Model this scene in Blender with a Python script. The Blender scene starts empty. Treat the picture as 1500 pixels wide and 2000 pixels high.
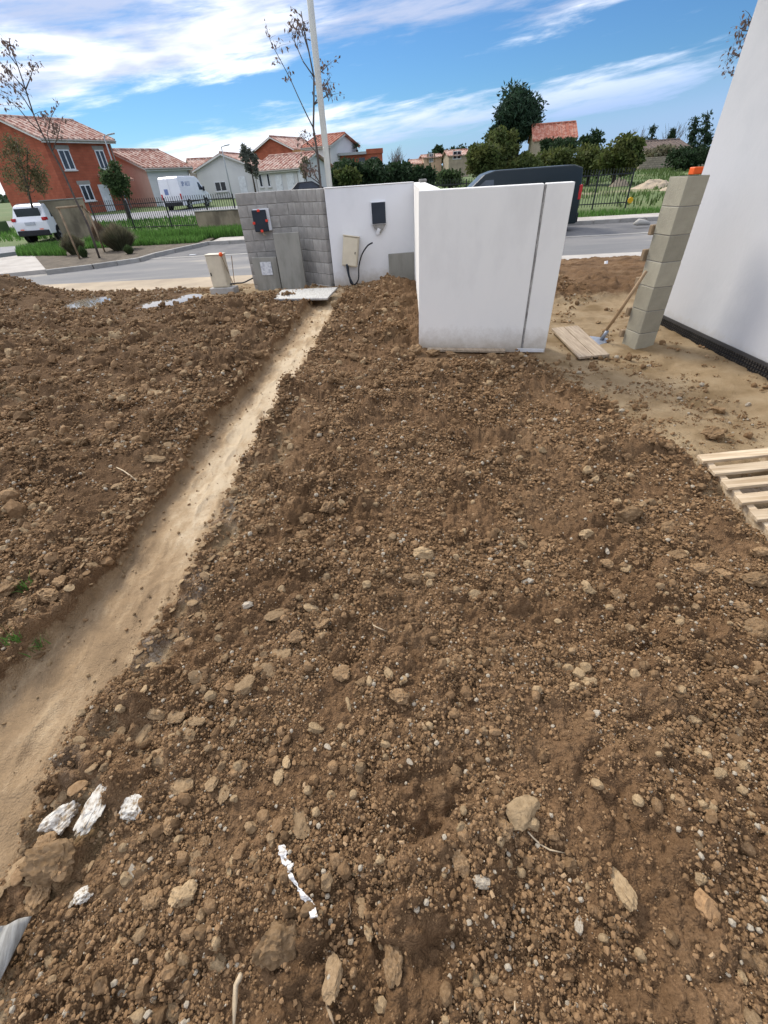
import bpy, bmesh, math, random
import numpy as np
from mathutils import Vector, Matrix, Euler
random.seed(7); RNG = np.random.default_rng(7)
SC = bpy.context.scene; COL = SC.collection
R = math.radians

# ------------------------------------------------------------------ camera
F_PX, CXP, CYP, EYE = 828.0, 750.0, 1000.0, 1.75
_d = Vector((70.0, 1040.0, F_PX)).normalized()          # gravity in camera axes (x right, y down, z forward)
_up = -_d
_fw = (Vector((0, 0, 1)) - Vector((0, 0, 1)).dot(_up) * _up).normalized()
_rt = _fw.cross(_up).normalized()
cam = bpy.data.cameras.new('camera'); camo = bpy.data.objects.new('camera', cam); COL.objects.link(camo)
cx_ = Vector((_rt[0], _fw[0], _up[0])); cy_ = -Vector((_rt[1], _fw[1], _up[1])); cz_ = -Vector((_rt[2], _fw[2], _up[2]))
m4 = Matrix((cx_, cy_, cz_)).transposed().to_4x4(); m4.translation = (0, 0, EYE)
camo.matrix_world = m4
cam.sensor_fit = 'VERTICAL'; cam.sensor_height = 36; cam.lens = F_PX / 2000 * 36
cam.clip_start = 0.02; cam.clip_end = 6000
SC.camera = camo

def ray(px, py):
    v = Vector((px - CXP, py - CYP, F_PX)); return Vector((v.dot(_rt), v.dot(_fw), v.dot(_up)))
def G(px, py, z=0.0):
    r = ray(px, py); t = (z - EYE) / r.z; return Vector((r.x * t, r.y * t, z))
def A(px, py, Y):
    r = ray(px, py); t = Y / r.y; return Vector((r.x * t, Y, EYE + r.z * t))
def pxm(p):      # metres per photo pixel at a world point
    v = Vector(p) - Vector((0, 0, EYE)); return v.dot(-cz_) / F_PX

# ------------------------------------------------------------------ world, sun, exposure
SUN_AZ, SUN_EL = -34.0, 40.0      # azimuth from +Y, negative to the left
w = bpy.data.worlds.new('World'); SC.world = w; w.use_nodes = True
nt = w.node_tree; nt.nodes.clear()
def N(t, **k):
    n = nt.nodes.new(t)
    for a, b in k.items(): setattr(n, a, b)
    return n
def L(a, b): nt.links.new(a, b)
def MATH(op, a, b=None, c=None, clamp=False):
    n = N('ShaderNodeMath', operation=op, use_clamp=clamp)
    for i, v in enumerate((a, b, c)):
        if v is None: continue
        if isinstance(v, (int, float)): n.inputs[i].default_value = v
        else: L(v, n.inputs[i])
    return n.outputs[0]
def SMOOTH(x, a, b):
    n = N('ShaderNodeMapRange', interpolation_type='SMOOTHSTEP'); L(x, n.inputs[0])
    n.inputs[1].default_value = a; n.inputs[2].default_value = b; return n.outputs[0]
sky = N('ShaderNodeTexSky', sky_type='NISHITA'); sky.sun_disc = False
sky.sun_elevation = R(SUN_EL); sky.sun_rotation = R(SUN_AZ); sky.altitude = 0
sky.air_density = 1.0; sky.dust_density = 0.15; sky.ozone_density = 3.0
tc = N('ShaderNodeTexCoord'); sep = N('ShaderNodeSeparateXYZ'); L(tc.outputs['Generated'], sep.inputs[0])
az = MATH('ARCTAN2', sep.outputs[0], sep.outputs[1])              # radians from +Y
el = MATH('ARCSINE', sep.outputs[2])
v0 = MATH('SUBTRACT', el, MATH('MULTIPLY', az, 0.085))            # cloud bands climb to the right
def NOISE(su, sv, detail, rough, off, dist=0.0):
    cmb = N('ShaderNodeCombineXYZ'); L(MATH('MULTIPLY', az, su), cmb.inputs[0]); L(MATH('MULTIPLY', v0, sv), cmb.inputs[1]); cmb.inputs[2].default_value = off
    n = N('ShaderNodeTexNoise'); n.inputs['Scale'].default_value = 1; n.inputs['Detail'].default_value = detail
    n.inputs['Roughness'].default_value = rough; n.inputs['Distortion'].default_value = dist; L(cmb.outputs[0], n.inputs[0]); return n.outputs[0]
nA = NOISE(2.2, 17, 9, 0.58, 3.1, 0.25); nB = NOISE(6, 42, 9, 0.62, 8.7, 0.3); nC = NOISE(2.2, 9, 5, 0.5, 14.2)
lump = MATH('ADD', MATH('MULTIPLY', MATH('SUBTRACT', nA, 0.5), 2.1), MATH('MULTIPLY', MATH('SUBTRACT', nB, 0.5), 1.3))
# large structure: an upper cloud deck, a clear lane under it, a thin lower deck, more cloud toward the sun's side
upper = SMOOTH(v0, 0.125, 0.175)
low = MATH('MULTIPLY', SMOOTH(v0, 0.006, 0.035), MATH('SUBTRACT', 1.0, SMOOTH(v0, 0.06, 0.105)))
left = SMOOTH(az, 0.05, -0.6)
dens = MATH('ADD', MATH('ADD', MATH('MULTIPLY', upper, 0.50), MATH('MULTIPLY', low, 0.44)), MATH('MULTIPLY', left, 0.20))
dens = MATH('ADD', dens, MATH('SUBTRACT', lump, 0.12))
cov = MATH('MAXIMUM', SMOOTH(dens, 0.02, 0.62), MATH('MULTIPLY', SMOOTH(v0, 0.075, -0.01), 0.75))
thick = SMOOTH(MATH('ADD', MATH('MULTIPLY', upper, 0.45), MATH('ADD', MATH('MULTIPLY', MATH('SUBTRACT', nC, 0.5), 2.4), MATH('MULTIPLY', MATH('SUBTRACT', nA, 0.5), -0.8))), 0.12, 0.62)
ramp = N('ShaderNodeMix', data_type='RGBA'); L(thick, ramp.inputs[0])
ramp.inputs[6].default_value = (12.2, 12.0, 11.9, 1); ramp.inputs[7].default_value = (3.9, 4.5, 6.1, 1)
# haze-blue cloud base near the horizon
hz = N('ShaderNodeMix', data_type='RGBA'); L(MATH('MULTIPLY', SMOOTH(v0, 0.125, 0.02), MATH('MULTIPLY_ADD', SMOOTH(az, -0.45, 0.15), 0.7, 0.3)), hz.inputs[0]); L(ramp.outputs[2], hz.inputs[6]); hz.inputs[7].default_value = (3.6, 5.0, 7.8, 1)
# overcast-law shape: cloud out of view overhead boosted to light ground and walls
cie = MATH('MULTIPLY_ADD', MATH('MAXIMUM', sep.outputs[2], 0.0), 1.6, 1.0)
cl = N('ShaderNodeVectorMath', operation='SCALE'); L(hz.outputs[2], cl.inputs[0]); L(cie, cl.inputs[3])
mx = N('ShaderNodeMix', data_type='RGBA'); L(MATH('MULTIPLY', cov, 0.94), mx.inputs[0])
skc = N('ShaderNodeMix', data_type='RGBA', blend_type='MULTIPLY'); skc.inputs[0].default_value = 1; L(sky.outputs[0], skc.inputs[6]); skc.inputs[7].default_value = (0.40, 0.64, 0.88, 1)
L(skc.outputs[2], mx.inputs[6]); L(cl.outputs[0], mx.inputs[7])
bg = N('ShaderNodeBackground'); L(mx.outputs[2], bg.inputs[0]); bg.inputs[1].default_value = 0.1
ow = N('ShaderNodeOutputWorld'); L(bg.outputs[0], ow.inputs[0])

sun = bpy.data.lights.new('sun', 'SUN'); suno = bpy.data.objects.new('sun', sun); COL.objects.link(suno)
sun.energy = 3.2; sun.angle = R(17); sun.color = (1.0, 0.92, 0.79)
sd = Vector((math.sin(R(SUN_AZ)) * math.cos(R(SUN_EL)), math.cos(R(SUN_AZ)) * math.cos(R(SUN_EL)), math.sin(R(SUN_EL))))
suno.rotation_euler = sd.to_track_quat('Z', 'Y').to_euler(); suno.location = (-10, 20, 30)
vs = SC.view_settings; vs.view_transform = 'Standard'; vs.look = 'None'; vs.exposure = 0.22; vs.gamma = 1; vs.use_curve_mapping = False
SC.cycles.max_bounces = 6; SC.cycles.use_denoising = True

# ------------------------------------------------------------------ materials
MATS = {}
def mat(name, c1, c2=None, scale=4.0, rough=0.85, bump=0.0, bscale=None, spec=0.25, metal=0.0, rand=0.0, island=False, detail=7.0, c3=None, stretch=None, transl=0.0, bdist=0.02, contrast=(0.35, 0.65)):
    if name in MATS: return MATS[name]
    m = bpy.data.materials.new(name); m.use_nodes = True; t = m.node_tree; b = t.nodes['Principled BSDF']
    MATS[name] = m
    def n(k, **kw):
        x = t.nodes.new(k)
        for a, v in kw.items(): setattr(x, a, v)
        return x
    co = n('ShaderNodeTexCoord'); src = co.outputs['Object']
    if stretch:
        mp = n('ShaderNodeMapping'); mp.inputs['Scale'].default_value = stretch; t.links.new(src, mp.inputs[0]); src = mp.outputs[0]
    if c2 is None: c2 = tuple(x * 0.8 for x in c1)
    nz = n('ShaderNodeTexNoise'); nz.inputs['Scale'].default_value = scale; nz.inputs['Detail'].default_value = detail; nz.inputs['Roughness'].default_value = 0.6
    t.links.new(src, nz.inputs[0])
    cr = n('ShaderNodeValToRGB'); e = cr.color_ramp.elements
    e[0].position = contrast[0]; e[0].color = (*c1, 1); e[1].position = contrast[1]; e[1].color = (*c2, 1)
    if c3: k = cr.color_ramp.elements.new(sum(contrast) / 2); k.color = (*c3, 1)
    t.links.new(nz.outputs[0], cr.inputs[0]); outc = cr.outputs[0]
    if rand:
        if island: g = n('ShaderNodeNewGeometry'); rs = g.outputs['Random Per Island']
        else: g = n('ShaderNodeObjectInfo'); rs = g.outputs['Random']
        mr = n('ShaderNodeMapRange'); t.links.new(rs, mr.inputs[0]); mr.inputs[3].default_value = 1 - rand; mr.inputs[4].default_value = 1 + rand
        hs = n('ShaderNodeHueSaturation'); t.links.new(mr.outputs[0], hs.inputs['Value']); t.links.new(outc, hs.inputs['Color']); outc = hs.outputs[0]
    t.links.new(outc, b.inputs['Base Color'])
    b.inputs['Roughness'].default_value = rough; b.inputs['Specular IOR Level'].default_value = spec; b.inputs['Metallic'].default_value = metal
    if bump:
        n2 = n('ShaderNodeTexNoise'); n2.inputs['Scale'].default_value = bscale or scale * 6; n2.inputs['Detail'].default_value = 8; n2.inputs['Roughness'].default_value = 0.65
        t.links.new(src, n2.inputs[0]); bp = n('ShaderNodeBump'); bp.inputs['Strength'].default_value = bump; bp.inputs['Distance'].default_value = bdist
        t.links.new(n2.outputs[0], bp.inputs['Height']); t.links.new(bp.outputs[0], b.inputs['Normal'])
    if transl:
        tr = n('ShaderNodeBsdfTranslucent'); t.links.new(outc, tr.inputs[0]); ms = n('ShaderNodeMixShader'); ms.inputs[0].default_value = transl
        t.links.new(b.outputs[0], ms.inputs[1]); t.links.new(tr.outputs[0], ms.inputs[2]); t.links.new(ms.outputs[0], t.nodes['Material Output'].inputs[0])
    return m

M_RENDER = mat('white_render', (0.80, 0.78, 0.74), (0.71, 0.695, 0.665), 1.8, 0.9, 0.12, 14, c3=(0.775, 0.76, 0.725), stretch=(1, 1, .45))
def splash(m, col, h):
    t = m.node_tree; b = t.nodes['Principled BSDF']; src = b.inputs['Base Color'].links[0].from_socket
    g = t.nodes.new('ShaderNodeNewGeometry'); sp = t.nodes.new('ShaderNodeSeparateXYZ'); t.links.new(g.outputs['Position'], sp.inputs[0]); nz = t.nodes.new('ShaderNodeTexNoise'); nz.inputs['Scale'].default_value = 9; nz.inputs['Detail'].default_value = 9; nz.inputs['Roughness'].default_value = .75; t.links.new(g.outputs['Position'], nz.inputs[0])
    a = t.nodes.new('ShaderNodeMath'); a.operation = 'MULTIPLY_ADD'; t.links.new(nz.outputs[0], a.inputs[0]); a.inputs[1].default_value = -1.1 * h; t.links.new(sp.outputs[2], a.inputs[2])
    r = t.nodes.new('ShaderNodeMapRange'); t.links.new(a.outputs[0], r.inputs[0]); r.inputs[1].default_value = -.5 * h; r.inputs[2].default_value = .35 * h; r.inputs[3].default_value = .75; r.inputs[4].default_value = 0
    x = t.nodes.new('ShaderNodeMix'); x.data_type = 'RGBA'; t.links.new(r.outputs[0], x.inputs[0]); t.links.new(src, x.inputs[6]); x.inputs[7].default_value = (*col, 1); t.links.new(x.outputs[2], b.inputs['Base Color'])
splash(M_RENDER, (.34, .28, .205), .30)
M_RENDERC = mat('white_render_cool', (0.74, 0.745, 0.76), (0.66, 0.665, 0.68), 1.4, 0.9, 0.05, 55, c3=(0.72, 0.725, 0.74), contrast=(.3, .7))
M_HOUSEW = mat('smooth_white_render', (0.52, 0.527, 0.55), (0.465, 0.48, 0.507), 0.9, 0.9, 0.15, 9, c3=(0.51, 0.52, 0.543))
splash(M_RENDERC, (.36, .31, .24), .30); splash(M_HOUSEW, (.34, .29, .22), .26)
M_BLOCK = mat('concrete_block', (0.42, 0.40, 0.37), (0.28, 0.268, 0.248), 5, 0.95, 0.5, 70, rand=0.12)
M_MORTAR = mat('mortar', (0.30, 0.29, 0.27), (0.18, 0.172, 0.16), 9, 0.95, 0.5, 60)
M_PILBLOCK = mat('yellowish_concrete_block', (0.36, 0.335, 0.26), (0.29, 0.27, 0.21), 5, 0.95, 0.4, 60, rand=0.14)
M_SLAB = mat('cement_slab', (0.31, 0.30, 0.265), (0.20, 0.195, 0.17), 3, 0.9, 0.25, 30, stretch=(1, 1, .35), c3=(0.28, 0.275, 0.245))
M_CONC = mat('pale_concrete', (0.42, 0.40, 0.36), (0.30, 0.285, 0.26), 2.2, 0.9, 0.25, 25)
M_STAINC = mat('stained_concrete', (0.33, 0.275, 0.195), (0.14, 0.115, 0.082), 1.4, 0.9, 0.3, 20, c3=(0.26, 0.215, 0.15), stretch=(1, 1, .5))
M_CREAM = mat('cream_plastic', (0.60, 0.54, 0.41), (0.52, 0.46, 0.35), 5, 0.45, spec=0.4)
M_BLACK = mat('black_plastic', (0.012, 0.013, 0.016), (0.02, 0.021, 0.025), 6, 0.5)
M_NAVY = mat('dark_cover', (0.018, 0.024, 0.035), (0.026, 0.034, 0.047), 4, 0.5)
M_RED = mat('red_plastic', (0.75, 0.06, 0.035), rough=0.5)
M_ORANGE = mat('orange_plastic', (0.85, 0.13, 0.02), (0.75, 0.10, 0.02), rough=0.5)
M_YELLOW = mat('yellow_plastic', (0.75, 0.42, 0.02), rough=0.5)
M_WOOD = mat('pale_timber', (0.60, 0.49, 0.35), (0.36, 0.265, 0.165), 5, 0.85, 0.15, 40, stretch=(0.4, 7, 7), rand=0.12)
M_OLDWOOD = mat('weathered_plank', (0.42, 0.34, 0.25), (0.27, 0.21, 0.15), 7, 0.9, 0.2, 30, stretch=(6, .5, 6))
M_HANDLE = mat('ash_handle', (0.38, 0.26, 0.15), (0.28, 0.19, 0.11), 8, 0.6)
M_STEEL = mat('grey_blue_steel', (0.30, 0.33, 0.38), (0.2, 0.22, 0.26), 9, 0.5, metal=0.5)
M_ZINC = mat('galvanised_sheet', (0.50, 0.50, 0.48), (0.34, 0.33, 0.31), 6, 0.5, 0.2, 14, metal=0.35, stretch=(8, 1, 1))
M_POLE = mat('pale_painted_steel', (0.60, 0.61, 0.57), (0.54, 0.55, 0.52), 3, 0.5)
M_GREYLAMP = mat('grey_painted_steel', (0.33, 0.35, 0.36), rough=0.5)
M_FENCE = mat('black_painted_iron', (0.012, 0.014, 0.015), (0.018, 0.02, 0.021), 5, 0.45, spec=0.4)
M_STAKE = mat('stake_wood', (0.30, 0.22, 0.14), (0.2, 0.145, 0.09), 7, 0.9)
M_BARK = mat('grey_bark', (0.12, 0.10, 0.085), (0.07, 0.058, 0.05), 8, 0.95)
M_TRUNKD = mat('dark_bark', (0.07, 0.055, 0.042), (0.04, 0.032, 0.025), 8, 0.95)
def leafmat(n, c, c2, rand=0.45, tr=0.3): return mat(n, c, c2, 0.8, 0.75, spec=0.2, rand=rand, island=True, transl=tr)
M_LDRY = leafmat('dry_brown_leaf', (0.19, 0.13, 0.10), (0.14, 0.10, 0.09))
M_LOLIVE = leafmat('olive_brown_leaf', (0.16, 0.125, 0.065), (0.11, 0.11, 0.05))
M_LGREEN = leafmat('green_leaf', (0.05, 0.085, 0.03), (0.07, 0.10, 0.04))
M_LDARK = leafmat('dark_evergreen_leaf', (0.022, 0.042, 0.018), (0.032, 0.058, 0.022))
M_LHEDGE = leafmat('ivy_leaf', (0.05, 0.08, 0.022), (0.115, 0.125, 0.035))
M_LPINE = leafmat('pine_needles', (0.024, 0.05, 0.03), (0.035, 0.065, 0.035))
M_LGREY = leafmat('grey_green_leaf', (0.12, 0.13, 0.10), (0.09, 0.10, 0.08))
M_LLAV = leafmat('dry_lavender', (0.18, 0.15, 0.10), (0.10, 0.11, 0.06))
M_GRASS = leafmat('lush_grass', (0.07, 0.16, 0.03), (0.10, 0.20, 0.045), 0.4, 0.35)
M_GRASSD = leafmat('field_grass', (0.065, 0.12, 0.03), (0.10, 0.135, 0.045), 0.4, 0.3)
M_GLASS = mat('dark_window_glass', (0.02, 0.024, 0.032), (0.035, 0.04, 0.05), 2, 0.08, spec=0.6)
M_PVC = mat('white_pvc', (0.72, 0.73, 0.75), rough=0.4)
M_PAPER = mat('printed_paper', (0.62, 0.64, 0.66), (0.42, 0.44, 0.48), 22, 0.6, contrast=(0.45, 0.6))
M_WHITEPL = mat('white_plaster_lump', (0.56, 0.53, 0.47), (0.24, 0.175, 0.105), 3.0, .95, .6, 9, bdist=.004, contrast=(.46, .64))
M_FILM = mat('white_plastic_film', (0.68, 0.67, 0.65), (0.30, 0.25, 0.19), 60, 0.5, contrast=(0.48, 0.66))

def brickmat(name, c1, c2, mortar, sx=1.0, bw=0.5, rh=0.2, msize=0.012):
    m = bpy.data.materials.new(name); m.use_nodes = True; t = m.node_tree; b = t.nodes['Principled BSDF']
    co = t.nodes.new('ShaderNodeTexCoord'); mp = t.nodes.new('ShaderNodeMapping'); mp.inputs['Rotation'].default_value = (R(90), 0, 0)
    sp = t.nodes.new('ShaderNodeSeparateXYZ'); t.links.new(co.outputs['Object'], sp.inputs[0])
    ad = t.nodes.new('ShaderNodeMath'); t.links.new(sp.outputs[0], ad.inputs[0]); t.links.new(sp.outputs[1], ad.inputs[1])
    cm = t.nodes.new('ShaderNodeCombineXYZ'); t.links.new(ad.outputs[0], cm.inputs[0]); t.links.new(sp.outputs[2], cm.inputs[1])
    br = t.nodes.new('ShaderNodeTexBrick'); t.links.new(cm.outputs[0], br.inputs[0]); br.inputs['Scale'].default_value = sx
    br.inputs['Color1'].default_value = (*c1, 1); br.inputs['Color2'].default_value = (*c2, 1); br.inputs['Mortar'].default_value = (*mortar, 1)
    br.inputs['Brick Width'].default_value = bw; br.inputs['Row Height'].default_value = rh; br.inputs['Mortar Size'].default_value = msize
    nz = t.nodes.new('ShaderNodeTexNoise'); nz.inputs['Scale'].default_value = 1.2; nz.inputs['Detail'].default_value = 8; t.links.new(co.outputs['Object'], nz.inputs[0])
    mr = t.nodes.new('ShaderNodeMapRange'); t.links.new(nz.outputs[0], mr.inputs[0]); mr.inputs[3].default_value = 0.6; mr.inputs[4].default_value = 1.35
    hs = t.nodes.new('ShaderNodeHueSaturation'); t.links.new(mr.outputs[0], hs.inputs['Value']); t.links.new(br.outputs[0], hs.inputs['Color'])
    t.links.new(hs.outputs[0], b.inputs['Base Color']); b.inputs['Roughness'].default_value = 0.9; b.inputs['Specular IOR Level'].default_value = 0.15
    return m
M_REDBRICK = brickmat('red_hollow_brick', (0.36, 0.105, 0.06), (0.31, 0.085, 0.048), (0.25, 0.085, 0.055))
M_STONEW = brickmat('rubble_stone', (0.34, 0.29, 0.22), (0.26, 0.22, 0.165), (0.2, 0.17, 0.13), 1.0, 0.45, 0.22, 0.03)
M_GREYBLK = brickmat('far_grey_blockwork', (0.26, 0.22, 0.19), (0.22, 0.19, 0.165), (0.17, 0.15, 0.13))
M_PINK = mat('pink_render', (0.60, 0.40, 0.33), (0.53, 0.35, 0.29), 1, 0.9)
M_WHITEH = mat('far_white_render', (0.62, 0.61, 0.60), (0.56, 0.55, 0.55), 0.6, 0.9)
M_BEIGE = mat('beige_render', (0.50, 0.36, 0.25), (0.42, 0.30, 0.21), 0.7, 0.9)
M_STONE2 = mat('old_stone_render', (0.36, 0.30, 0.22), (0.26, 0.215, 0.16), 1.2, 0.95, 0.3, 6)
M_GREYBOX = mat('shutter_box', (0.30, 0.28, 0.25), rough=0.8)
M_FASCIA = mat('white_fascia', (0.66, 0.64, 0.61), rough=0.7)
M_TANWOOD = mat('orange_cladding', (0.36, 0.20, 0.085), (0.26, 0.14, 0.06), 3, 0.85, stretch=(6, 6, .4))
def tilemat(name, c1, c2, c3):
    m = bpy.data.materials.new(name); m.use_nodes = True; t = m.node_tree; b = t.nodes['Principled BSDF']
    co = t.nodes.new('ShaderNodeTexCoord')
    vo = t.nodes.new('ShaderNodeTexVoronoi'); vo.inputs['Scale'].default_value = 3.2; t.links.new(co.outputs['Object'], vo.inputs[0])
    nz = t.nodes.new('ShaderNodeTexNoise'); nz.inputs['Scale'].default_value = 1.4; nz.inputs['Detail'].default_value = 6; t.links.new(co.outputs['Object'], nz.inputs[0])
    sx = t.nodes.new('ShaderNodeSeparateColor'); t.links.new(vo.outputs['Color'], sx.inputs[0])
    mm = t.nodes.new('ShaderNodeMath'); mm.operation = 'MULTIPLY_ADD'; t.links.new(nz.outputs[0], mm.inputs[0]); mm.inputs[1].default_value = 0.5
    t.links.new(sx.outputs[0], mm.inputs[2])
    cr = t.nodes.new('ShaderNodeValToRGB'); e = cr.color_ramp.elements; e[0].position = 0.35; e[0].color = (*c1, 1); e[1].position = 1.1; e[1].color = (*c3, 1)
    k = cr.color_ramp.elements.new(0.75); k.color = (*c2, 1); t.links.new(mm.outputs[0], cr.inputs[0]); t.links.new(cr.outputs[0], b.inputs['Base Color'])
    b.inputs['Roughness'].default_value = 0.9; b.inputs['Specular IOR Level'].default_value = 0.15
    return m
M_TILE = tilemat('canal_tiles', (0.27, 0.13, 0.10), (0.36, 0.21, 0.165), (0.46, 0.34, 0.28))
M_TILER = tilemat('old_red_tiles', (0.30, 0.105, 0.07), (0.34, 0.135, 0.09), (0.40, 0.21, 0.155))
M_ASPH = mat('dusty_asphalt', (0.15, 0.15, 0.15), (0.30, 0.275, 0.235), 0.5, 0.9, 0.2, 60, c3=(0.185, 0.18, 0.175), stretch=(.5, 2.2, 1), contrast=(0.38, 0.70))
M_ASPHD = mat('fresh_asphalt', (0.095, 0.095, 0.098), (0.16, 0.155, 0.15), 1.0, 0.9, 0.25, 60)
M_ASPHL = mat('far_pale_road', (0.26, 0.26, 0.265), (0.20, 0.20, 0.205), 0.5, 0.9)
M_PAVE = mat('pale_paving', (0.43, 0.40, 0.36), (0.33, 0.30, 0.265), 1.3, 0.9, 0.2, 30)
M_SAND = mat('sandy_strip', (0.42, 0.34, 0.24), (0.31, 0.25, 0.18), 1.1, 0.95, 0.3, 25)
M_KERB = mat('kerb_concrete', (0.36, 0.345, 0.315), (0.28, 0.265, 0.24), 3, 0.9, 0.2, 30, rand=0.1)
M_FIELD = mat('field_ground', (0.085, 0.125, 0.04), (0.28, 0.23, 0.15), 0.09, 0.95, 0.4, 2.0, c3=(0.11, 0.14, 0.05), detail=9, contrast=(0.46, 0.72))
M_ISLAND = mat('planting_mulch', (0.13, 0.105, 0.075), (0.07, 0.055, 0.04), 4, 0.95, 0.6, 25)
M_TRUCK = mat('dark_green_car_paint', (0.010, 0.018, 0.022), (0.012, 0.020, 0.024), 2, 0.3, spec=0.3)
M_CABG = mat('grey_cab_glass', (0.07, 0.085, 0.10), (0.04, 0.05, 0.06), 3, 0.12, spec=0.5)
M_WPAINT = mat('white_car_paint', (0.70, 0.71, 0.73), (0.66, 0.67, 0.69), 2, 0.25, spec=0.5)
M_TYRE = mat('tyre_rubber', (0.015, 0.015, 0.016), rough=0.8)
M_RIM = mat('alloy_rim', (0.5, 0.5, 0.52), rough=0.35, metal=0.7)
M_TAIL = mat('red_tail_light', (0.45, 0.01, 0.015), rough=0.2, spec=0.6)
M_BLUEG = mat('blue_print', (0.18, 0.24, 0.42), rough=0.5)
M_PLATE = mat('number_plate', (0.5, 0.52, 0.55), (0.3, 0.32, 0.36), 30, 0.5)

# ------------------------------------------------------------------ mesh helpers
class MB:
    def __init__(s): s.v = []; s.f = []
    def box(s, x0, x1, y0, y1, z0, z1, mtx=None):
        b = len(s.v); c = [(x0, y0, z0), (x1, y0, z0), (x1, y1, z0), (x0, y1, z0), (x0, y0, z1), (x1, y0, z1), (x1, y1, z1), (x0, y1, z1)]
        if mtx: c = [tuple(mtx @ Vector(p)) for p in c]
        s.v += c; s.f += [tuple(b + i for i in q) for q in ((0, 3, 2, 1), (4, 5, 6, 7), (0, 1, 5, 4), (1, 2, 6, 5), (2, 3, 7, 6), (3, 0, 4, 7))]; return s
    def poly(s, pts): b = len(s.v); s.v += [tuple(p) for p in pts]; s.f.append(tuple(range(b, b + len(pts)))); return s
    def prism(s, pts, off):       # closed solid: polygon pts swept by vector off
        b = len(s.v); n = len(pts); o = Vector(off); s.v += [tuple(p) for p in pts] + [tuple(Vector(p) + o) for p in pts]
        s.f.append(tuple(range(b + n - 1, b - 1, -1))); s.f.append(tuple(range(b + n, b + 2 * n)))
        for i in range(n): j = (i + 1) % n; s.f.append((b + i, b + j, b + n + j, b + n + i))
        return s
    def tube(s, pts, rad, n=6, cap=True):
        pts = [Vector(p) for p in pts]; k = len(pts)
        if not hasattr(rad, '__len__'): rad = [rad] * k
        b = len(s.v); ref = None
        for i, p in enumerate(pts):
            d = (pts[min(i + 1, k - 1)] - pts[max(i - 1, 0)]).normalized()
            if ref is None: ref = d.orthogonal().normalized()
            ref = (ref - ref.dot(d) * d); ref = ref.normalized() if ref.length > 1e-6 else d.orthogonal().normalized(); q = d.cross(ref)
            for j in range(n):
                a = 2 * math.pi * j / n; s.v.append(tuple(p + rad[i] * (math.cos(a) * ref + math.sin(a) * q)))
        for i in range(k - 1):
            for j in range(n): s.f.append((b + i * n + j, b + i * n + (j + 1) % n, b + (i + 1) * n + (j + 1) % n, b + (i + 1) * n + j))
        if cap: s.f.append(tuple(b + n - 1 - j for j in range(n))); s.f.append(tuple(b + (k - 1) * n + j for j in range(n)))
        return s
    def build(s, name, m, parent=None, bevel=0.0, smooth=False, segs=1, sub=0):
        me = bpy.data.meshes.new(name); me.from_pydata(s.v, [], s.f)
        if bevel or sub:
            bm = bmesh.new(); bm.from_mesh(me)
            if bevel: bmesh.ops.bevel(bm, geom=[e for e in bm.edges if e.is_manifold and e.calc_face_angle(0) > 0.4], offset=bevel, segments=segs, affect='EDGES', profile=0.6)
            bm.to_mesh(me); bm.free()
        me.materials.append(m)
        if smooth: me.polygons.foreach_set('use_smooth', [True] * len(me.polygons))
        return obj(name, me, parent)
def obj(name, me, parent=None):
    o = bpy.data.objects.new(name, me); COL.objects.link(o)
    if parent: o.parent = parent
    return o
def tag(o, label, cat=None, group=None, kind=None):
    if label: o['label'] = label
    if cat: o['category'] = cat
    if group: o['group'] = group
    if kind: o['kind'] = kind
    return o
def empty(name, loc=(0, 0, 0), rz=0.0):
    o = bpy.data.objects.new(name, None); COL.objects.link(o); o.location = loc; o.rotation_euler.z = rz; o.empty_display_size = 0.1; return o
def thing(name, label, cat, loc=(0, 0, 0), rz=0.0, group=None): return tag(empty(name, loc, rz), label, cat, group)
def copy_tree(o, parent=None):
    c = o.copy(); COL.objects.link(c); c.parent = parent
    for ch in list(o.children): copy_tree(ch, c)
    return c

# numpy gradient noise
_P = RNG.permutation(1024); _GA = RNG.random(1024) * 2 * np.pi; _GX = np.cos(_GA); _GY = np.sin(_GA)
def perlin(x, y, seed=0):
    xi = np.floor(x).astype(int); yi = np.floor(y).astype(int); xf = x - xi; yf = y - yi
    u = xf ** 3 * (xf * (xf * 6 - 15) + 10); v = yf ** 3 * (yf * (yf * 6 - 15) + 10)
    def g(i, j, a, b):
        h = _P[(_P[(xi + i + seed * 131) & 1023] + yi + j) & 1023]; return _GX[h] * a + _GY[h] * b
    a = g(0, 0, xf, yf); b = g(1, 0, xf - 1, yf); c = g(0, 1, xf, yf - 1); d = g(1, 1, xf - 1, yf - 1)
    return ((a + u * (b - a)) * (1 - v) + (c + u * (d - c)) * v) * 1.5
def fbm(x, y, wl, octv=4, seed=0, gain=0.5):
    s = 0; a = 1; f = 1 / wl
    for i in range(octv): s = s + a * perlin(x * f, y * f, seed + i); a *= gain; f *= 2.03
    return s
_HR = RNG.random((4, 4096))
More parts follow.
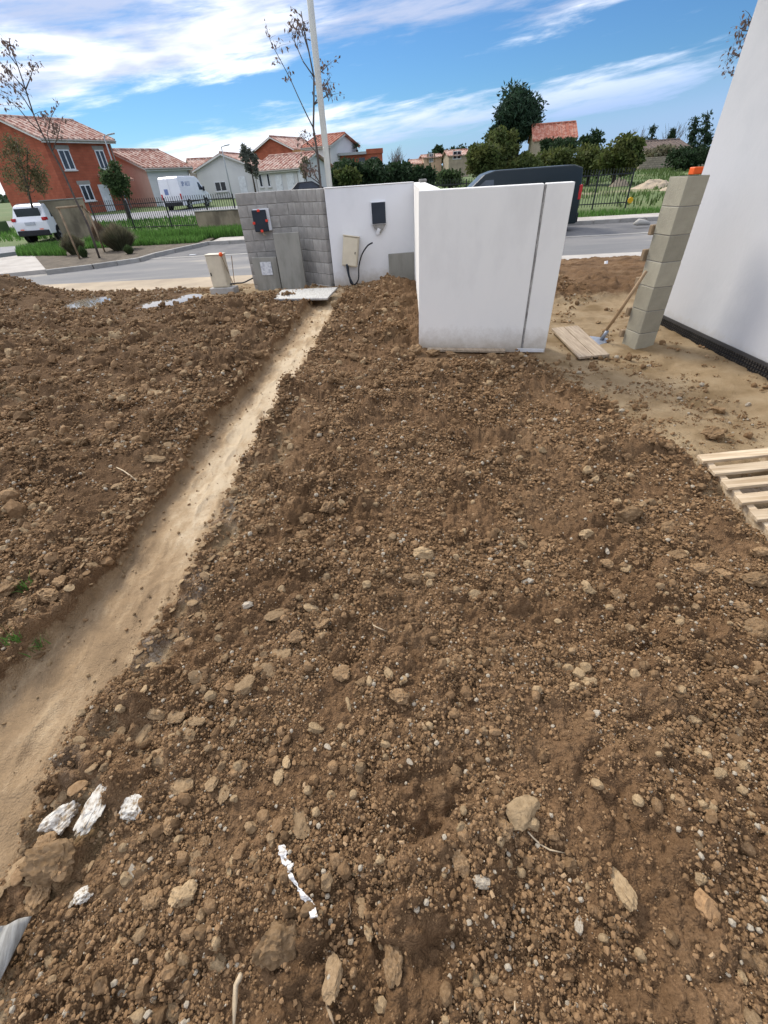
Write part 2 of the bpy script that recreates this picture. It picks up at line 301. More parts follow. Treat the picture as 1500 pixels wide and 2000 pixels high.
def domes(x, y, cell, seed, pw=2.0, tone=False):
    # rounded lumps, one per jittered cell, bound in the surface; returns height in units of the cell size
    wx = x / cell + .35 * perlin(x / cell * .9, y / cell * .9, seed + 3); wy = y / cell + .35 * perlin(x / cell * .9 + 40, y / cell * .9, seed + 5)
    xi = np.floor(wx).astype(int); yi = np.floor(wy).astype(int); best = np.zeros(x.shape); tn = np.full(x.shape, .5)
    for i in (-1, 0, 1):
        for j in (-1, 0, 1):
            a = xi + i; b = yi + j; h = ((a * 73856093) ^ (b * 19349663) ^ (seed * 83492791)) & 4095
            px_ = a + _HR[0][h]; py_ = b + _HR[1][h]; r = .25 + .65 * _HR[2][h] ** pw
            q = 1 - ((wx - px_) ** 2 + ((wy - py_) * (.8 + .5 * _HR[3][h])) ** 2) / (r * r); v = np.sqrt(np.clip(q, 0, None)) * r
            m = v > best; best = np.where(m, v, best)
            if tone: tn = np.where(m, _HR[3][(h * 7 + 11) & 4095], tn)
    return (best, tn) if tone else best
def sstep(x, a, b): t = np.clip((x - a) / (b - a), 0, 1); return t * t * (3 - 2 * t)

# ------------------------------------------------------------------ soil yard
PATH = np.array([(-1.62, -2.5, .40), (-1.64, 0.0, .36), (-1.60, 0.85, .30), (-1.40, 1.62, .25), (-1.28, 3.2, .28), (-1.02, 5.6, .28), (-0.77, 8.2, .28), (-0.72, 9.2, .30)])
_bl = [G(*p) for p in ((1035, 705), (1150, 800), (1250, 850), (1310, 900), (1350, 960), (1420, 1045), (1500, 1130))]
_by = np.array([p.y for p in _bl][::-1]); _bx = np.array([p.x for p in _bl][::-1])
PUD = []
def masks(x, y):
    wob = 0.07 * fbm(x, y, 0.7, 4, 40) + 0.03 * fbm(x, y, 0.12, 4, 44)
    pc = np.interp(y, PATH[:, 1], PATH[:, 0]); pw = np.interp(y, PATH[:, 1], PATH[:, 2])
    d = np.abs(x + wob * 0.8 - pc) / pw
    path = 1 - sstep(d, 0.90, 1.10); path = path * (1 - sstep(y, 9.0, 9.6))
    xb = np.interp(y, _by, _bx)
    comp = sstep(x - xb + wob * 3.0, -0.22, 0.38) * (1 - sstep(y, 7.2, 7.7)) * sstep(y, -0.6, 0.2)
    comp = np.maximum(comp, sstep(y + wob * 2, 9.0, 9.6) * (1 - sstep(x, 1.0, 1.6)) * sstep(x, -4.2, -3.2))
    comp = np.maximum(comp, sstep(y + wob * 3, 10.9, 11.5) * (1 - sstep(x, -3, -2)))
    comp = np.maximum(comp, .8 * np.exp(-((x - pc - pw - .16) / .20) ** 2) * (1 - sstep(y, 2.6, 4.2)) * np.clip(.45 + 1.2 * fbm(x, y, .3, 4, 47), 0, 1))
    # pale dried tyre streaks on the left of the path
    s1 = np.exp(-((y - (5.15 - 0.62 * (x + 5.0)) + wob) / 0.10) ** 2) * sstep(x, -6.2, -5.4) * (1 - sstep(x, -3.9, -3.3))
    s2 = np.exp(-((y - (6.9 - 0.30 * (x + 5.0)) + wob) / 0.16) ** 2) * sstep(x, -7.0, -5.0) * (1 - sstep(x, -3.8, -3.2))
    dry = np.clip(s1 + 0.9 * s2, 0, 1)
    side = np.exp(-((x - pc - pw * 1.25 + wob) / 0.10) ** 2) * (1 - sstep(y, 2.2, 3.2)) * sstep(y, 0.3, 0.9)
    lime = .4 * np.clip(side * (0.05 + 1.5 * fbm(x, y, 0.22, 3, 60)), 0, 1)
    return path, comp, dry, lime
def soil_h(x, y):
    path, comp, dry, lime = masks(x, y)
    smooth = np.clip(np.maximum(path * 0.97, comp * 0.84), 0, 1); rough = 1 - smooth
    pc = np.interp(y, PATH[:, 1], PATH[:, 0])
    z = -0.17 * sstep(y, 9.2, 11.8) - 0.12 * sstep(y, 11.6, 12.3)
    z = z + rough * (0.055 * fbm(x, y, 1.6, 3, 1) + 0.05)
    z = z - 0.04 * path * (1 - sstep(y, 6.5, 9.0)) - 0.045 * comp * (1 - sstep(y, 7.0, 9.0))
    bil = lambda wl, sd: 1 - 2.2 * np.abs(perlin(x / wl, y / wl, sd))
    far = sstep(np.hypot(x, y), 2.0, 6.0) * (1 - .75 * sstep(y, 8.3, 9.2)); calm = 1 - .5 * sstep(y, 8.0, 9.0)
    patch = np.clip(.55 + .9 * fbm(x, y, .7, 3, 80), .12, 1.15)
    z = z + calm * rough * ((0.024 + 0.022 * far) * bil(0.34, 5) * (0.5 + perlin(x / 1.1, y / 1.1, 8)) + (0.006 + 0.012 * far) * bil(0.13, 11))
    z = z + calm * rough * (patch * (0.60 + .3 * far) * .15 * domes(x, y, .15, 2, 2.6) + (.4 + .6 * patch) * (.055 * .85 * domes(x, y, .055, 4, 2.0) + .028 * .9 * domes(x, y, .028, 6, 1.6)) + .014 * .9 * domes(x, y, .014, 9, 1.2))
    z = z + smooth * (0.014 * fbm(x, y, 0.8, 4, 30) + 0.007 * fbm(x, y, 0.12, 4, 33) + 0.012 * comp * bil(0.5, 37) * perlin(x / .7, y / .7, 38))
    rgp = random.Random(3)
    for k in range(22):
        fy = .5 + k * .37 + rgp.uniform(-.06, .06); fx = float(np.interp(fy, PATH[:, 1], PATH[:, 0])) + (.09 if k % 2 else -.08) + rgp.uniform(-.03, .03); q = ((x - fx) / .055) ** 2 + ((y - fy) / .145) ** 2
        z = z + path * (-.014 * np.exp(-q ** 2) + .006 * np.exp(-((np.sqrt(q) - 1.25) / .22) ** 2))
    z = z + 0.035 * dry
    z = z + .07 * sstep(x, 2.9, 3.7) * (1 - sstep(y, 5.6, 6.4))
    # banks beside the path, spoil heap at the far left, heap under the wall
    z = z + 0.045 * np.exp(-((x - pc + 0.62) / 0.28) ** 2) * sstep(y, 1.2, 2.5) * (1 - sstep(y, 7.2, 8.6))
    z = z + 0.03 * np.exp(-((x - pc - 0.55) / 0.3) ** 2) * (1 - sstep(y, 7.0, 8.6))
    r = np.hypot((x + 7.9) * .55, (y - 10.0)); z = z + 0.52 * np.exp(-(r / 0.75) ** 2) * (1 + 0.25 * fbm(x, y, 0.5, 3, 70))
    z = z + 0.14 * np.exp(-(((x - 0.45) / 0.5) ** 2 + ((y - 8.7) / 1.1) ** 2)) * (1 + 0.5 * fbm(x, y, 0.3, 3, 73))
    z = z + 0.06 * np.exp(-(((x + 0.9) / 0.9) ** 2 + ((y - 0.25) / 0.4) ** 2)) * rough
    for (ux, uy, ua, ub, uz) in PUD: k = np.exp(-(((x - ux + .25 * ua * perlin(x / .4, y / .4, 91)) / (ua * 1.1)) ** 2 + ((y - uy + .25 * ub * perlin(x / .3, y / .3, 92)) / (ub * 1.1)) ** 2) ** 2); z = z * (1 - k) + (uz - .05) * k
    foot = np.exp(-(np.clip(np.abs(x - 1.3) - .75, 0, None) / .25) ** 2 - ((y - 5.15) / .42) ** 2); z = z * (1 - foot) - .01 * foot
    return z
for _px, _py, _a, _b in ((172, 590, .40, .42), (305, 594, .36, .36), (362, 584, .24, .40)):
    _p = G(_px, _py, .05); _q = np.linspace(-.8, .8, 30); _gx, _gy = np.meshgrid(_q, _q); _z = float(np.percentile(soil_h(_p.x + _gx, _p.y + _gy), 62)); _p = G(_px, _py, _z); PUD.append((_p.x, _p.y, _a, _b, _z + .015))
def H(x, y): return float(soil_h(np.array([x], float), np.array([y], float))[0])
def GS(px, py, dz=0.0):     # photo pixel to soil surface
    z = 0.0
    for _ in range(4): p = G(px, py, z + dz); z = H(p.x, p.y)
    return Vector((p.x, p.y, z))

def spaced(lo, hi, c0, c1, fine, grow, mx):
    a = list(np.arange(c0, c1, fine)); s = fine; x = a[-1]
    while x < hi: s = min(s * grow, mx); x += s; a.append(x)
    s = fine; x = a[0]; b = []
    while x > lo: s = min(s * grow, mx); x -= s; b.append(x)
    return np.array(b[::-1] + a)
gx = spaced(-13, 6.5, -1.5, 1.3, 0.0062, 1.012, 0.045); gy = spaced(-1.6, 12.6, -0.02, 1.5, 0.0062, 1.012, 0.032)
X, Y = np.meshgrid(gx, gy); Z = soil_h(X, Y); mp_, mc_, md_, ml_ = masks(X, Y)
_pc = np.interp(Y, PATH[:, 1], PATH[:, 0]); _pw = np.interp(Y, PATH[:, 1], PATH[:, 2]); mtone_ = .82 + .36 * domes(X, Y, .15, 2, 2.6, True)[1]; mtone_ = 1 + (mtone_ - 1) * (1 - np.maximum(mp_, mc_)); mtone_ *= 1 - .24 * sstep(_pc - X, .25, .5) * (1 - np.maximum(mp_, mc_))
mctr_ = (1 - sstep(np.abs(X - _pc - .03) / _pw, .25, 1.0)) * (.05 + .95 * sstep(Y, 1.5, 2.9)) * (1 - .35 * sstep(Y, 5.0, 7.0))
def soilmat():
    m = bpy.data.materials.new('bare_earth'); m.use_nodes = True; t = m.node_tree; b = t.nodes['Principled BSDF']
    n = lambda k: t.nodes.new(k); lk = t.links.new
    at = n('ShaderNodeAttribute'); at.attribute_name = 'mask'; sp = n('ShaderNodeSeparateColor'); lk(at.outputs['Color'], sp.inputs[0])
    co = n('ShaderNodeTexCoord')
    def noise(sc, det=8, ro=0.6):
        q = n('ShaderNodeTexNoise'); q.inputs['Scale'].default_value = sc; q.inputs['Detail'].default_value = det; q.inputs['Roughness'].default_value = ro; lk(co.outputs['Object'], q.inputs[0]); return q.outputs[0]
    def ramp(f, *st):
        c = n('ShaderNodeValToRGB'); e = c.color_ramp.elements; e[0].position, e[0].color = st[0][0], (*st[0][1], 1); e[1].position, e[1].color = st[-1][0], (*st[-1][1], 1)
        for p, cc in st[1:-1]: k = e.new(p); k.color = (*cc, 1)
        lk(f, c.inputs[0]); return c.outputs[0]
    def mix(f, a, c):
        x = n('ShaderNodeMix'); x.data_type = 'RGBA'; lk(f, x.inputs[0]) if not isinstance(f, float) else setattr(x.inputs[0], 'default_value', f); lk(a, x.inputs[6]); lk(c, x.inputs[7]); return x.outputs[2]
    big = noise(1.1); mid = noise(9); fine = noise(75, 10, 0.75)
    soil = ramp(big, (0.32, (0.112, 0.064, 0.031)), (0.5, (0.150, 0.089, 0.046)), (0.70, (0.208, 0.132, 0.072)))
    spk = ramp(fine, (0.30, (0.6, 0.58, 0.56)), (0.52, (0.97, 0.97, 0.97)), (0.74, (1.5, 1.55, 1.6)))
    mm = n('ShaderNodeMix'); mm.data_type = 'RGBA'; mm.blend_type = 'MULTIPLY'; mm.inputs[0].default_value = 1; lk(soil, mm.inputs[6]); lk(spk, mm.inputs[7]); soil = mm.outputs[2]
    mpn = n('ShaderNodeMapping'); mpn.inputs['Scale'].default_value = (4.5, 1.6, 1); mpn.inputs['Rotation'].default_value = (0, 0, R(-6)); lk(co.outputs['Object'], mpn.inputs[0])
    stn = n('ShaderNodeTexNoise'); stn.inputs['Scale'].default_value = 1.6; stn.inputs['Detail'].default_value = 9; stn.inputs['Roughness'].default_value = 0.65; lk(mpn.outputs[0], stn.inputs[0])
    pav = n('ShaderNodeMath'); pav.operation = 'MULTIPLY_ADD'; lk(at.outputs['Alpha'], pav.inputs[0]); pav.inputs[1].default_value = 0.34; lk(stn.outputs[0], pav.inputs[2])
    pfn = n('ShaderNodeMath'); pfn.operation = 'MULTIPLY_ADD'; lk(noise(45, 10, .7), pfn.inputs[0]); pfn.inputs[1].default_value = .34; lk(pav.outputs[0], pfn.inputs[2])
    psb = n('ShaderNodeMath'); psb.operation = 'SUBTRACT'; lk(pfn.outputs[0], psb.inputs[0]); psb.inputs[1].default_value = .17
    tat = n('ShaderNodeAttribute'); tat.attribute_name = 'tone'; thv = n('ShaderNodeHueSaturation'); lk(tat.outputs['Fac'], thv.inputs['Value']); lk(soil, thv.inputs['Color']); soil = thv.outputs[0]
    pathc = ramp(psb.outputs[0], (0.36, (0.20, 0.138, 0.08)), (0.52, (0.25, 0.173, 0.10)), (0.68, (0.345, 0.252, 0.152)), (0.86, (0.47, 0.375, 0.255)))
    compc = ramp(noise(2.4), (0.33, (0.18, 0.122, 0.062)), (0.5, (0.27, 0.195, 0.112)), (0.68, (0.34, 0.26, 0.16)))
    limec = ramp(noise(60), (0.38, (0.20, 0.155, 0.105)), (0.62, (0.46, 0.41, 0.34)))
    def sharp(msk, amt, lo, hi):
        a_ = n('ShaderNodeMath'); a_.operation = 'MULTIPLY_ADD'; lk(noise(22, 9, .7), a_.inputs[0]); a_.inputs[1].default_value = amt; lk(msk, a_.inputs[2])
        r_ = n('ShaderNodeMapRange'); r_.interpolation_type = 'SMOOTHSTEP'; lk(a_.outputs[0], r_.inputs[0]); r_.inputs[1].default_value = lo + amt / 2; r_.inputs[2].default_value = hi + amt / 2; return r_.outputs[0]
    c = mix(sharp(sp.outputs[1], .9, .25, .75), soil, compc); c = mix(sharp(sp.outputs[0], .9, .35, .6), c, pathc)
    mud = n('ShaderNodeMath'); mud.operation = 'MULTIPLY'; lk(sp.outputs[2], mud.inputs[0]); mud.inputs[1].default_value = 1.0
    c = mix(mud.outputs[0], c, limec)
    lk(c, b.inputs['Base Color']); b.inputs['Roughness'].default_value = 0.95; b.inputs['Specular IOR Level'].default_value = 0.12
    bp = n('ShaderNodeBump'); vor = n('ShaderNodeTexVoronoi'); vor.feature = 'SMOOTH_F1'; vor.inputs['Scale'].default_value = 130; vor.inputs['Smoothness'].default_value = .35; lk(co.outputs['Object'], vor.inputs[0]); vs_ = n('ShaderNodeMath'); vs_.operation = 'SUBTRACT'; lk(noise(90, 10, .7), vs_.inputs[0]); lk(vor.outputs['Distance'], vs_.inputs[1])
    vm = n('ShaderNodeMath'); vm.operation = 'MULTIPLY'; lk(vs_.outputs[0], vm.inputs[0]); pm_ = n('ShaderNodeMath'); pm_.operation = 'MULTIPLY_ADD'; lk(sp.outputs[0], pm_.inputs[0]); pm_.inputs[1].default_value = -.4; pm_.inputs[2].default_value = 1; lk(pm_.outputs[0], vm.inputs[1])
    bp.inputs['Strength'].default_value = 0.9; bp.inputs['Distance'].default_value = 0.007; lk(vm.outputs[0], bp.inputs['Height']); lk(bp.outputs[0], b.inputs['Normal'])
    return m
M_SOIL = soilmat()
nyg, nxg = X.shape; ids = np.arange(nyg * nxg).reshape(nyg, nxg)
quads = np.stack([ids[:-1, :-1], ids[:-1, 1:], ids[1:, 1:], ids[1:, :-1]], -1).reshape(-1, 4)
pcent = (0.25 * (mp_[:-1, :-1] + mp_[1:, :-1] + mp_[:-1, 1:] + mp_[1:, 1:])).reshape(-1) > 0.5
def gridmesh(name, sel):
    q = quads[sel]; used, inv = np.unique(q, return_inverse=True); q = inv.reshape(-1, 4)
    me = bpy.data.meshes.new(name); nv = len(used); me.vertices.add(nv)
    co = np.stack([X.ravel()[used], Y.ravel()[used], Z.ravel()[used]], -1).astype(np.float32); me.vertices.foreach_set('co', co.ravel())
    me.loops.add(q.size); me.loops.foreach_set('vertex_index', q.ravel().astype(np.int32)); me.polygons.add(len(q))
    me.polygons.foreach_set('loop_start', (np.arange(len(q)) * 4).astype(np.int32))
    me.update(calc_edges=True); me.validate()
    a = me.color_attributes.new('mask', 'FLOAT_COLOR', 'POINT')
    comp = np.clip(np.maximum(mc_, md_ * 0.9), 0, 1)
    cc = np.stack([mp_.ravel()[used], comp.ravel()[used], ml_.ravel()[used], mctr_.ravel()[used]], -1).astype(np.float32); a.data.foreach_set('color', cc.ravel())
    ta = me.attributes.new('tone', 'FLOAT', 'POINT'); ta.data.foreach_set('value', mtone_.ravel()[used].astype(np.float32))
    me.polygons.foreach_set('use_smooth', [True] * len(q)); me.materials.append(M_SOIL)
    return obj(name, me)
tag(gridmesh('soil', ~pcent), 'churned brown soil of the unfinished garden', kind='structure')
tag(gridmesh('path', pcent), 'trodden pale clay path running to the low wall', kind='structure')

# ------------------------------------------------------------------ terrain, road, kerbs
SL = -0.113
def RY(x, n): return n + SL * x
def zt(y): return float(np.interp(y, [-50, 21.5, 24.2, 55, 90, 3000], [-0.45, -0.45, -0.10, 0.32, 0.5, 0.5]))
mb = MB(); ys = [-60, -10, 13, 21.5, 22.5, 24.2, 30, 38, 46, 55, 70, 90, 140, 250, 600, 3000]; xs = [-3000, -600, -150, -60, -25, 0, 25, 60, 150, 600, 3000]
for y in ys:
    for x in xs: mb.v.append((x, y, zt(y)))
for j in range(len(ys) - 1):
    for i in range(len(xs) - 1): a = j * len(xs) + i; mb.f.append((a, a + 1, a + len(xs) + 1, a + len(xs)))
tag(mb.build('ground', M_FIELD), 'open grassy ground stretching to the horizon', kind='structure')
def strip(name, label, m, n0, n1, z, x0=-70, x1=70, thick=0.25, kind='structure'):
    mb = MB(); mb.prism([(x0, RY(x0, n0), z - thick), (x1, RY(x1, n0), z - thick), (x1, RY(x1, n1), z - thick), (x0, RY(x0, n1), z - thick)], (0, 0, thick))
    return tag(mb.build(name, m), label, kind=kind)
ZR = -0.235
strip('road', 'dusty grey asphalt road behind the low walls', M_ASPH, 12.2, 17.42, ZR, thick=0.2)
strip('parking_lane', 'darker asphalt parking lane along the far kerb', M_ASPHD, 17.62, 21.0, ZR + 0.004, -8.6, 60, thick=0.2)
strip('gutter', 'thin pale concrete gutter line between road and parking lane', M_KERB, 17.42, 17.62, ZR + 0.012, -8.9, 60, thick=0.2)
strip('sandy_strip', 'sand-covered footpath edge on the near side of the road', M_SAND, 11.35, 12.9, -0.205, -40, -2.4, thick=0.15)
strip('pavement', 'pale concrete pavement beside the building plot', M_PAVE, 11.55, 13.1, -0.135, -2.35, 40, thick=0.3)
strip('pavement', 'pale pavement on the far side of the road', M_PAVE, 21.16, 22.5, ZR + 0.13, -6.6, 60, thick=0.3)
def kerb_run(label, pts, z, wdt=0.15, ln=1.0):
    root = tag(empty('kerb'), label, kind='structure')
    pts = [Vector(p) for p in pts]
    base = MB().box(0, ln - 0.012, -wdt / 2, wdt / 2, -0.3, 0).build('kerb_stone', M_KERB, root, bevel=0.012)
    first = True
    for a, b in zip(pts[:-1], pts[1:]):
        n = max(1, round((b - a).length / ln)); sc = (b - a).length / (n * ln); ang = math.atan2((b - a).y, (b - a).x)
        for i in range(n):
            o = base if first else base.copy()
            if not first: COL.objects.link(o)
            first = False; p = a + (b - a) * (i / n); o.location = (p.x, p.y, z + random.uniform(-.004, .004)); o.rotation_euler = (0, 0, ang); o.scale = (sc, 1, 1); o.parent = root
kerb_run('grey concrete kerb along the far parking lane', [(-6.8, RY(-6.8, 21.08), 0), (24, RY(24, 21.08), 0)], ZR + 0.135)
ip = [G(88, 527, -.1), G(180, 516, -.1), G(270, 503, -.1), G(300, 494, -.1), (-6.8, RY(-6.8, 21.08), 0)]
ip = [Vector((p[0], p[1], 0)) for p in ip]
kerb_run('grey concrete kerb curving round the planted island', ip, ZR + 0.135)
# island bed and paving corner on the left
mb = MB(); mb.prism([Vector((p.x, p.y + 0.07, -0.35)) for p in ip] + [Vector((-7, 24.2, -.35)), Vector((-13.5, 25.0, -.35)), Vector((-13.5, 20.6, -.35))], (0, 0, 0.235))
tag(mb.build('planting_bed', M_ISLAND), 'mulched planting bed inside the curved kerb', kind='structure')
mb = MB(); pp = [G(88, 526, -.12), G(150, 489, -.12), G(90, 481, -.12), G(45, 497, -.12), G(-120, 520, -.12), G(-200, 555, -.12)]; mb.prism([Vector((p.x, p.y, -.4)) for p in pp], (0, 0, 0.275))
tag(mb.build('pavement', M_PAVE), 'pale pavement corner at the street junction', kind='structure')
mb = MB(); pp = [G(-260, 535, -.2), G(45, 496, -.2), G(100, 480, -.2), G(130, 466, -.2), G(60, 449, -.2), G(-260, 470, -.2)]; mb.prism([Vector((p.x, p.y, -.4)) for p in pp], (0, 0, 0.2 + 0.12))
tag(mb.build('side_street', M_ASPHL), 'pale asphalt side street under the white off-roader', kind='structure')
mb = MB()
for (x0, x1, y0, y1) in ((-34, 14, 38, 47.5),):
    for k in range(8):
        ya = y0 + (y1 - y0) * k / 8; yb = y0 + (y1 - y0) * (k + 1) / 8; b = len(mb.v)
        mb.v += [(x0, ya, zt(ya) + .03), (x1, ya, zt(ya) + .03), (x1, yb, zt(yb) + .03), (x0, yb, zt(yb) + .03)]; mb.f.append((b, b + 1, b + 2, b + 3))
tag(mb.build('back_street', M_ASPHL), 'pale residential street where the white van is parked', kind='structure')
# puddles
M_PUD = mat('puddle_water', (0.20, 0.17, 0.13), rough=0.03, spec=1.0)
for (ux, uy, ua, ub, uz), lb in zip(PUD, ('long bright puddle nearest the spoil heap', 'middle puddle in the churned soil', 'small bright puddle near the cream cabinet')):
    mbp = MB(); mbp.prism([(ux + ua * 1.25 * math.cos(a), uy + ub * 1.25 * math.sin(a), uz - .06) for a in np.linspace(0, 2 * math.pi, 24, endpoint=False)], (0, 0, .034)); tag(mbp.build('puddle', M_PUD), lb, kind='structure')

# ------------------------------------------------------------------ low boundary walls
def frame(a, b):     # matrix: x axis from a to b on the ground, y pointing away from the camera side, origin a
    a = Vector((a[0], a[1], 0)); d = Vector((b[0], b[1], 0)) - a; return a, math.atan2(d.y, d.x), d.length
def block_run(root, a, b, zbase, rows, rh, bl, m, thick=0.2, offs=0.0, skip=()):
    o, ang, ln = frame(a, b); mx = Matrix.Translation(o) @ Matrix.Rotation(ang, 4, 'Z')
    cache = block_run.__dict__.setdefault('c', {})
    for r in range(rows):
        x = -((r % 2) * bl / 2 + offs)
        while x < ln - 0.02:
            x0 = max(x, 0); x1 = min(x + bl, ln); x += bl
            if x1 - x0 < 0.04: continue
            w_ = round(x1 - x0 - 0.012, 2); key = (w_, rh, thick, m.name)
            if key not in cache:
                bm_ = MB().box(0, w_, -thick / 2, thick / 2, 0, rh - 0.011); ob = bm_.build('block', m, root, bevel=0.006); cache[key] = ob.data
            else: ob = obj('block', cache[key], root)
            ob.matrix_local = mx @ Matrix.Translation((x0 + 0.006, random.uniform(-.004, .004), zbase + r * rh)) @ Matrix.Rotation(random.uniform(-.004, .004), 4, 'Y')
    MB().box(0.01, ln - 0.01, -thick / 2 + 0.006, thick / 2 - 0.006, zbase - 0.1, zbase + rows * rh - 0.016, mx).build('mortar_core', M_MORTAR, root)
BW0, BW1, BW2 = G(497, 561, -.03), G(600, 554, -.03), G(654, 563, -.03)
bw = thing('block_wall', 'bare grey concrete block wall beside the white rendered wall', 'wall')
off = Vector((0, 0.1, 0))
block_run(bw, BW0 + off, BW1 + off, -0.18, 9, 0.2, 0.4, M_BLOCK)
block_run(bw, BW1 + off + Vector((0.02, -0.03, 0)), BW2 + off, -0.18, 9, 0.2, 0.28, M_BLOCK, offs=0.07)
# leaning cement panels
def panel_on(a, b, pxs, label, thick=0.045, lean=0.03, zb=-0.12, paper=False, dy=0.0):
    # pxs = (left base px, right base px, top py at left)
    p0 = G(*pxs[0], -.03); p1 = G(*pxs[1], -.03); p0.y += dy; p1.y += dy
    o, ang, ln = frame(p0, p1); t = A(pxs[2][0], pxs[2][1], p0.y); h = t.z
    r = thing('cement_panel', label, 'panel', o, ang)
    sl = MB().box(0, ln, -thick, 0, zb, h).build('slab', M_SLAB, r, bevel=0.006); sl.rotation_euler.x = -0.012
    if paper:
        pw = MB().box(ln * .32, ln * .32 + .24, -thick - 0.014, -thick - 0.010, h - .32, h - .08).build('notice_sheet', M_PAPER, r); pw['label'] = 'curled white printed notice'
    return r
panel_on(BW0, BW1, ((505, 564), (551, 563), (490, 503)), 'short grey cement panel with a white paper notice', paper=True, dy=0.02)
panel_on(BW0, BW1, ((553, 563), (600, 562), (537, 455)), 'tall narrow grey cement panel leaning on the block wall', dy=-0.0)
# meter recess on block wall
def meterbox(px, py, wpx, hpx, Yw, ang, label, clips):
    p = A(px, py, Yw); s = pxm(p); wd = wpx * s; ht = hpx * s
    r = thing('meter_box', label, 'meter box', p, ang)
    if clips:
        MB().box(-wd / 2 + .02, wd / 2 + .055, -.06, .1, -ht / 2 + .01, ht / 2 + .015).build('housing', M_PVC, r, bevel=.006)
        MB().box(-wd / 2, wd / 2, -.10, -.062, -ht / 2, ht / 2).build('cover', M_NAVY, r, bevel=.015, segs=2)
        for (x, z) in ((0, ht / 2 - .01), (0, -ht / 2 + .015), (-wd / 2 + .01, -.03), (wd / 2 - .01, .0)):
            MB().box(x - .026, x + .026, -.112, -.098, z - .022, z + .022).build('clip', M_RED, r, bevel=.005)
        MB().tube([(0, -.07, -ht / 2), (.02, -.09, -ht / 2 - .05), (.05, -.07, -ht / 2 - .07)], .008).build('wire', M_WOOD, r)
    else:
        MB().box(-wd / 2 - .012, wd / 2 + .012, -.035, .06, -ht / 2 - .012, ht / 2 + .014).build('frame', M_PVC, r, bevel=.006)
        MB().box(-wd / 2, wd / 2, -.05, -.037, -ht / 2, ht / 2).build('cover', M_NAVY, r, bevel=.006)
        MB().prism([(-wd / 2, -.036, -ht / 2 - .013), (wd / 2, -.036, -ht / 2 - .013), (.02, -.036, -ht / 2 - .16), (-.08, -.036, -ht / 2 - .09)], (0, .02, 0)).build('torn_render', M_MORTAR, r)
        q = MB().box(-.03, .03, -.02, .0, -.05, .05).build('loose_tab', M_PVC, r); q.location = (-.03, -.045, -ht / 2 - .12); q.rotation_euler = (0, .5, 0)
    return r
oA, angA, lnA = frame(BW0, BW1)
meterbox(510, 431, 27, 35, (BW0.y + BW1.y) / 2 + 0.0, angA, 'black meter cover with red clips on the grey block wall', True)
# white rendered wall and U-shaped return
W0, W1 = G(655, 563, -.03), Vector((1.0, 9.95, 0))
Q0, Q1 = G(818, 683, 0), G(1064, 687, 0)
o, ang, ln = frame(W0, W1)
ww = thing('rendered_wall', 'low cool white rendered wall with a black meter cover', 'wall', o, ang)
MB().box(0, ln - 0.032, 0, 0.2, -0.3, 1.60).build('wall_body', M_RENDERC, ww, bevel=0.006)
MB().box(-0.004, ln - 0.036, -0.006, 0.206, 1.602, 1.618).build('coping_edge', M_RENDER, ww, bevel=0.005)
p = A(783, 516, 9.8); loc = ww.matrix_world
sl = MB().box(ln - 0.04 - .53, ln - 0.045, -.035, -.002, -.25, .50).build('bare_footing', M_SLAB, ww, bevel=.008); sl['label'] = 'rough unrendered grey patch at the wall foot'
meterbox(739, 416, 27, 34, W0.lerp(W1, .5).y, ang, 'plain black meter cover set in the white rendered wall', False)
# return wall and front panel
U = thing('rendered_gate_wall', 'white rendered end wall with a vertical crack joint, standing free', 'wall')
Ao, Aang, Aln = frame(Q0, Q1)
mQ = Matrix.Translation(Ao) @ Matrix.Rotation(Aang, 4, 'Z')
fw_ = G(1018, 690, 0); jx = (fw_ - Q0).length - 0.01
MB().box(0.0, jx, 0, 0.2, -0.2, 1.60, mQ).build('front_panel', M_RENDER, U, bevel=0.008, segs=2)
MB().box(jx + 0.02, Aln, 0.0, 0.2, -0.2, 1.60, mQ).build('end_strip', M_RENDER, U, bevel=0.008, segs=2)
MB().box(jx, jx + 0.02, 0.012, 0.18, -0.2, 1.585, mQ).build('joint_fill', M_MORTAR, U)
zz = np.linspace(0.0, 1.594, 70); lft = [(jx + .009 - random.uniform(0, .008), -.003, z) for z in zz]; rgt = [(jx + .015 + random.uniform(0, .008), -.003, z) for z in zz]
mbc = MB(); b_ = 0
for q in lft + rgt: mbc.v.append(tuple(mQ @ Vector(q)))
for q in lft + rgt: mbc.v.append(tuple(mQ @ Vector((q[0], .011, q[2]))))
for k in range(69): mbc.f += [(k, 70 + k, 71 + k, k + 1), (140 + k, k, k + 1, 141 + k), (70 + k, 210 + k, 211 + k, 71 + k)]
mbc.build('crack_joint', mat('dark_joint', (.40, .385, .36), (.20, .19, .18), 14, .95), U)
qb = mQ @ Vector((0.004, 0.204, 0)); 
dB = Vector((W1.x - 0.03, W1.y + 0.1, 0)); a_ = Vector((qb.x, qb.y, 0)); dirr = (dB - a_).normalized(); nrm = Vector((dirr.y, -dirr.x, 0)) * 0.2
MB().prism([(a_.x, a_.y, -.25), (dB.x, dB.y, -.25), (dB.x + nrm.x, dB.y + nrm.y, -.25), (a_.x + nrm.x, a_.y + nrm.y, -.25)], (0, 0, 1.853)).build('return_wall', M_RENDER, U, bevel=0.008)
mbq = MB().box(0.12, jx - 0.18, -0.10, -0.012, 0.012, 0.035, mQ); tag(mbq.build('scrap_board', M_OLDWOOD), 'thin pale board lying at the foot of the white end wall', 'board')
mbq = MB().box(jx - .05, Aln - .02, -0.05, -0.03, 0.01, 0.045, mQ); tag(mbq.build('scrap_strip', M_PVC), 'bent pale strip lying below the crack joint', 'strip')
